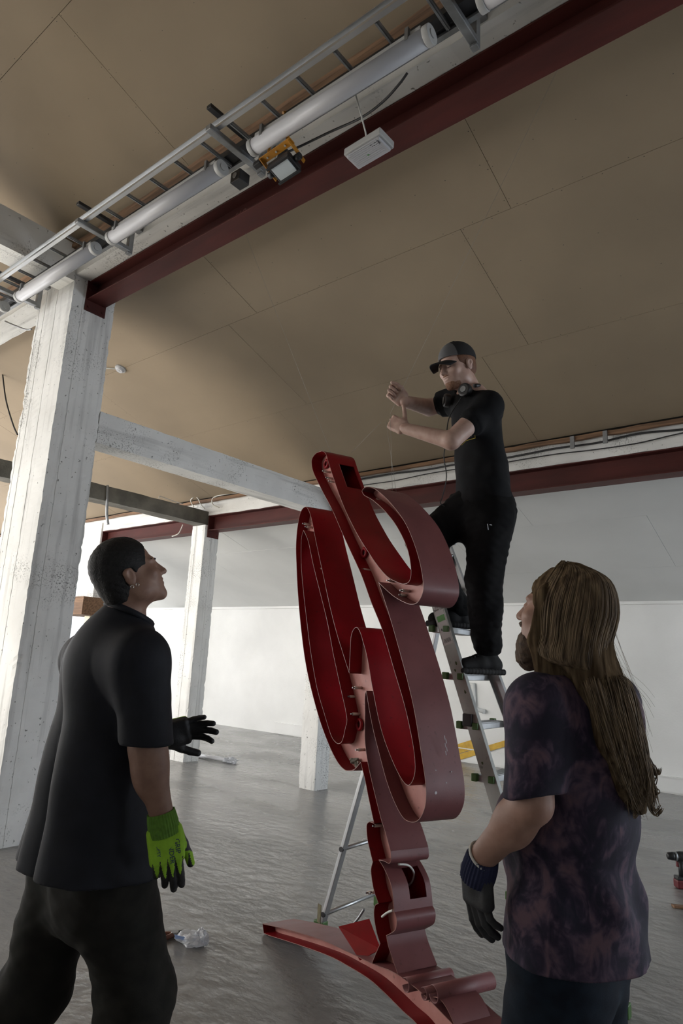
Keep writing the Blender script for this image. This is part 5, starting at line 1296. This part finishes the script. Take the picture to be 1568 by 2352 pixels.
# ================================================================= the man in a cap on the ladder
f3 = (H_R * -.90 - H_F * .43).normalized()
J = jt(neck=(1082, 903, 3.50), chest=(1092, 965, 3.50), belly=(1104, 1070, 3.50), hip=(1110, 1165, 3.50), shL=(1124, 930, 3.36), shR=(1052, 918, 3.64),
       elL=(1036, 1012, 3.26), wrL=(929, 984, 3.40), elR=(985, 936, 3.72), wrR=(928, 922, 3.48),
       hpL=(1128, 1178, 3.44), hpR=(1082, 1172, 3.58), knL=(1110, 1330, 3.42), knR=(972, 1240, 3.50), anL=(1118, 1492, 3.50), anR=(1050, 1412, 3.66))
zL = 1.452; zR = 1.692
p3 = thing('person', 'man in a cap and black work clothes tying a wire on the ladder', 'person', (J['anL'].x, J['anL'].y, zL))
f3h = (H_R * -.84 - H_F * .50 + Vector((0, 0, -.30))).normalized()
L3 = Loc(at(1051, 848, 3.50), f3h, Vector((0, 0, 1)), 1.0)
bi = body_items(J, f3, .95)
bi[8] = (rc(J['elL'], J['wrL'], .045, .029), .015, 'u')
cFist = [(78, 92, 58), (82, 96, 60), (84, 96, 60), (86, 96, 60)]
dL = (J['wrL'] - J['elL']).normalized(); dR = (J['wrR'] - J['elR']).normalized()
hLi = hand_items(J['wrL'], dL * 1.0 + Vector((0, 0, .22)), -H_F * .9 + H_R * -.35, -1, .98, [(58, 80, 50), (80, 94, 56), (84, 96, 58), (86, 96, 58)], (52, 6, 4), .02)
hRi = hand_items(J['wrR'], H_R * -.75 + Vector((0, 0, .55)) - H_F * .1, H_F * .75 + Vector((0, 0, .5)) - H_R * .35, 1, .98, cFist, (20, 40, 30), .02)
islands = [build_field(bi, .006).mesh(), build_field(head_items(L3, J['neck'], .054), .003).mesh(), build_field(hLi, .0028).mesh(), build_field(hRi, .0028).mesh()]
np_mesh('body', islands, M_SKIN3, p3)
M_GING = mk('ginger_stubble', (.22, .105, .055), .8, col2=(.34, .195, .135), vscale=120, bump=.4, bscale=260, bdist=.003)
bf = build_field([(L3.ell((0, .037, -.064), (.0568, .0562, .0435)), 0, 'u'), (L3.ell((0, .078, -.0925), (.0248, .0208, .0208)), .020, 'u'), (L3.ell((0, .092, -.0365), (.024, .0120, .0050)), .004, 'u')], .003)
planecut(bf, L3, (0, .05, -.052), (0, -.55, 1)); bf.disp(lambda P: .0008 * wavy(P, 71, 30)); bf.put(L3.ell((0, .104, -.050), (.019, .012, .009)), .003, 's'); bf.put(L3.ell((0, -.03, -.03), (.09, .045, .06)), .006, 's')
np_mesh('stubble', [bf.mesh()], M_GING, p3)
hf = build_field([(L3.ell((0, -.014, .045), (.0795, .1015, .091)), 0, 'u'), (L3.ell((0, -.05, -.005), (.066, .056, .055)), .02, 'u')], .003)
planecut(hf, L3, (0, 0, .055), (0, 0, 1)); planecut(hf, L3, (0, 0, -.045), (0, .2, -1)); planecut(hf, L3, (0, .040, .02), (0, 1, -.2))
for s in (1, -1): hf.put(L3.ell((.090 * s, -.010, .0), (.024, .022, .034)), .006, 's')
np_mesh('hair', [hf.mesh()], mk('ginger_hair', (.17, .07, .03), .7, col2=(.10, .04, .02), vscale=60, bump=.5, bscale=200, bdist=.003), p3)
for s in (1, -1): np_mesh('eyebrow', [build_field([(L3.rc((.014 * s, .0955, .028), (.046 * s, .080, .030), .0042, .0028), 0, 'u')], .002).mesh()], M_GING, p3)
M_LASH = mk('dark_lash_line', (.05, .025, .02), .7)
for s in (1, -1): MB().tube([L3.p(.018 * s, .0925, .003), L3.p(.031 * s, .0945, .0005), L3.p(.044 * s, .0885, .003)], .0014, 6).build('eyelash', M_LASH, p3)
# cap: grey front panel, black crown, curved black peak
M_CAPB = mk('black_cap_cloth', (.010, .010, .011), .9, bump=.1, bscale=300); M_CAPG = mk('grey_cap_panel', (.10, .10, .105), .9, bump=.1, bscale=300)
cf_ = build_field([(L3.ell((0, -.012, .056), (.086, .110, .094)), 0, 'u')], .003); planecut(cf_, L3, (0, 0, .050), (0, .12, -1))
inner = L3.ell((0, -.012, .052), (.079, .102, .086)); cf_.put(inner, .002, 's')
capo = np_mesh('cap', [cf_.mesh()], [M_CAPB, M_CAPG], p3, face_mat=lambda C: np.where(L3.inv(C)[:, 1] > .030 + .02 * np.abs(L3.inv(C)[:, 0]) / .08, 1, 0))
pk = MB(); vs = []; nU, nV = 14, 8
for i in range(nU + 1):
    t = -1 + 2 * i / nU
    for j in range(nV + 1):
        v = j / nV; xx = t * (.076 - .006 * v); yy = .070 + .030 * (1 - t * t) + v * (.078 * (1 - .45 * t * t)); zz = .050 - .020 * v - .028 * t * t - .004 * (1 - v)
        vs.append(L3.p(xx, yy, zz))
pk.add(vs, [(i*(nV+1)+j, (i+1)*(nV+1)+j, (i+1)*(nV+1)+j+1, i*(nV+1)+j+1) for i in range(nU) for j in range(nV)], True)
po_ = pk.build('peak', M_CAPB, capo); so = po_.modifiers.new('thick', 'SOLIDIFY'); so.thickness = .004
MB().cyl(L3.p(0, -.012, .148), L3.p(0, -.012, .154), .007, n=12).build('button', M_CAPB, capo)
# t-shirt
A3 = (f3, .74); side3 = Vector((f3.y, -f3.x, 0)); low = J['hip'] + Vector((0, 0, -.0))
it = [(rc(J['chest'], J['belly'], .150, .150, A3), 0, 'u'), (rc(J['belly'], low, .150, .158, A3), .05, 'u'), (rc(J['shL'] + dn * .015, J['shR'] + dn * .015, .062, .062), .07, 'u'), (rc(J['chest'], J['neck'] + dn * .02, .115, .066), .06, 'u')]
it += sleeve_items(J['shL'], J['elL'], .50, .066, .072) + sleeve_items(J['shR'], J['elR'], .62, .066, .070)
F = build_field(it, .006, .04)
F.disp(lambda P: -(.008 * wavy(P * np.array((1, 1, .6)), 51, 2.6) + .011 * np.abs(np.sin((P @ np.array((.3, .3, 1.0))) * 30 + 2.5 * wavy(P, 52, 1.2))) * np.clip((2.55 - P[:, 2]) / .2, 0, 1))); F.cut(low + Vector((0, 0, -.03)), Vector((0, 0, -1)))
F.put(rc(J['neck'] + Vector((0, 0, .02)) + f3 * .02, J['neck'] + Vector((0, 0, .12)) + f3 * .04, .066, .09), .01, 's')
ts3 = np_mesh('t_shirt', [F.mesh()], M_BLKCOT, p3, smooth_it=1)
# trousers with thigh pockets
tr = [(rc(J['hpL'], J['hpR'], .115, .115, (f3, .95)), 0, 'u'), (rc(J['hip'] + Vector((0, 0, .06)), J['hip'] + Vector((0, 0, -.10)), .148, .140, A3), .08, 'u'),
      (rc(J['hpR'], J['knR'], .108, .086), .05, 'u'), (rc(J['knR'], J['anR'] + Vector((0, 0, .04)), .086, .070), .03, 'u'), (rc(J['hpL'], J['knL'], .108, .086), .05, 'u'), (rc(J['knL'], J['anL'] + Vector((0, 0, .03)), .086, .072), .03, 'u')]
F = build_field(tr, .006, .03); F.disp(lambda P: -(.009 * wavy(P, 61, 2.6) + .012 * np.abs(wavy(P * np.array((1, 1, 1.8)), 63, 3)))); F.cut(J['hip'] + Vector((0, 0, .08)), (0, 0, 1))
trs = np_mesh('trousers', [F.mesh()], M_TROU3, p3, smooth_it=1)
pz = at(1124, 1205, 3.31)
MB().bar(pz, at(1157, 1212, 3.34), .003, .004).build('pocket_zip', M_GALV, trs); MB().bar(at(1119, 1203, 3.31), at(1121, 1217, 3.31), .003, .004).build('zip_pull', M_GALV, trs)
shoe(J['anL'], f3, p3, M_SHOE, M_SOLE, zL); shoe(J['anR'], f3, p3, M_SHOE, M_SOLE, zR)
# print on the chest
M_PW = mk('white_print', (.55, .55, .52), .8); M_PY = mk('yellow_print', (.38, .28, .03), .8)
cx = at(1067, 985, 3.30); Xc = (H_R * .75 - H_F * .66).normalized()
for k in range(5): MB().obox(at(1068 + k * 4.5, 1001 - k * 1.5, 3.315 + .004 * k), Xc * .0035, Vector((0, 0, .011 + .002 * (k % 2))), f3 * .0006).build('letter_print', M_PW, ts3)
MB().tube([at(1048, 1021, 3.315), at(1060, 1022, 3.31), at(1070, 1012, 3.31), at(1091, 1006, 3.32), at(1089, 990, 3.32)], .0022, 4).build('outline_print', M_PY, ts3)
# headphones resting round the neck with a dangling lead
hp = thing('headphones', 'black headphones hanging round the neck of the man in a cap', 'headphones', tuple(J['neck']))
nb = J['neck'] + Vector((0, 0, .0))
arc = [nb + side3 * (.085 * math.cos(t)) - f3 * (.075 * math.sin(t)) + Vector((0, 0, .03 * math.sin(t))) + f3 * .045 for t in [math.pi * k / 14 for k in range(15)]]
MB().tube(arc, .010, 8).build('headband', M_BLACKP, hp)
for s in (1, -1):
    c = nb + side3 * (.075 * s) + f3 * .085 + Vector((0, 0, -.035)); c0_ = c
    e = MB().cyl(c - f3 * .004 - side3 * (.0 * s), c + f3 * .030 + side3 * (.012 * s), .036, n=20).build('ear_cup', M_BLACKP, hp, .008); MB().cyl(c + f3 * .030 + side3 * (.012 * s), c + f3 * .034 + side3 * (.014 * s), .016, n=14).build('cup_badge', M_GALV, e)
cable([nb + side3 * -.07 + f3 * .11 + dn * .07, at(1031, 960, 3.40), at(1024, 1015, 3.38), at(1019, 1050, 3.38), at(1025, 1095, 3.38), at(1016, 1140, 3.38), at(1011, 1155, 3.38), at(1020, 1163, 3.40)], .0028, M_CABLE, 'thin black headphone lead hanging in front of the man in a cap')
# wires in his hands
hp_ = at(896, 950, 3.40)
wire([hp_, bowl], 'thin thread hanging from his hands to the bowl of the sign'); wire([at(886, 968, 3.40), bowl2 - E_DIR * -.03], 'second thin thread beside the first, from his hands to the bowl of the sign')
wire([at(875, 970, 3.40), at(806, 1040, 3.84)], 'thin dark wire from his hand down to the top of the sign')
wire([on(1280, 160, 1, 2.80), hp_], 'thin steel wire from the nearer red beam down to his hands')
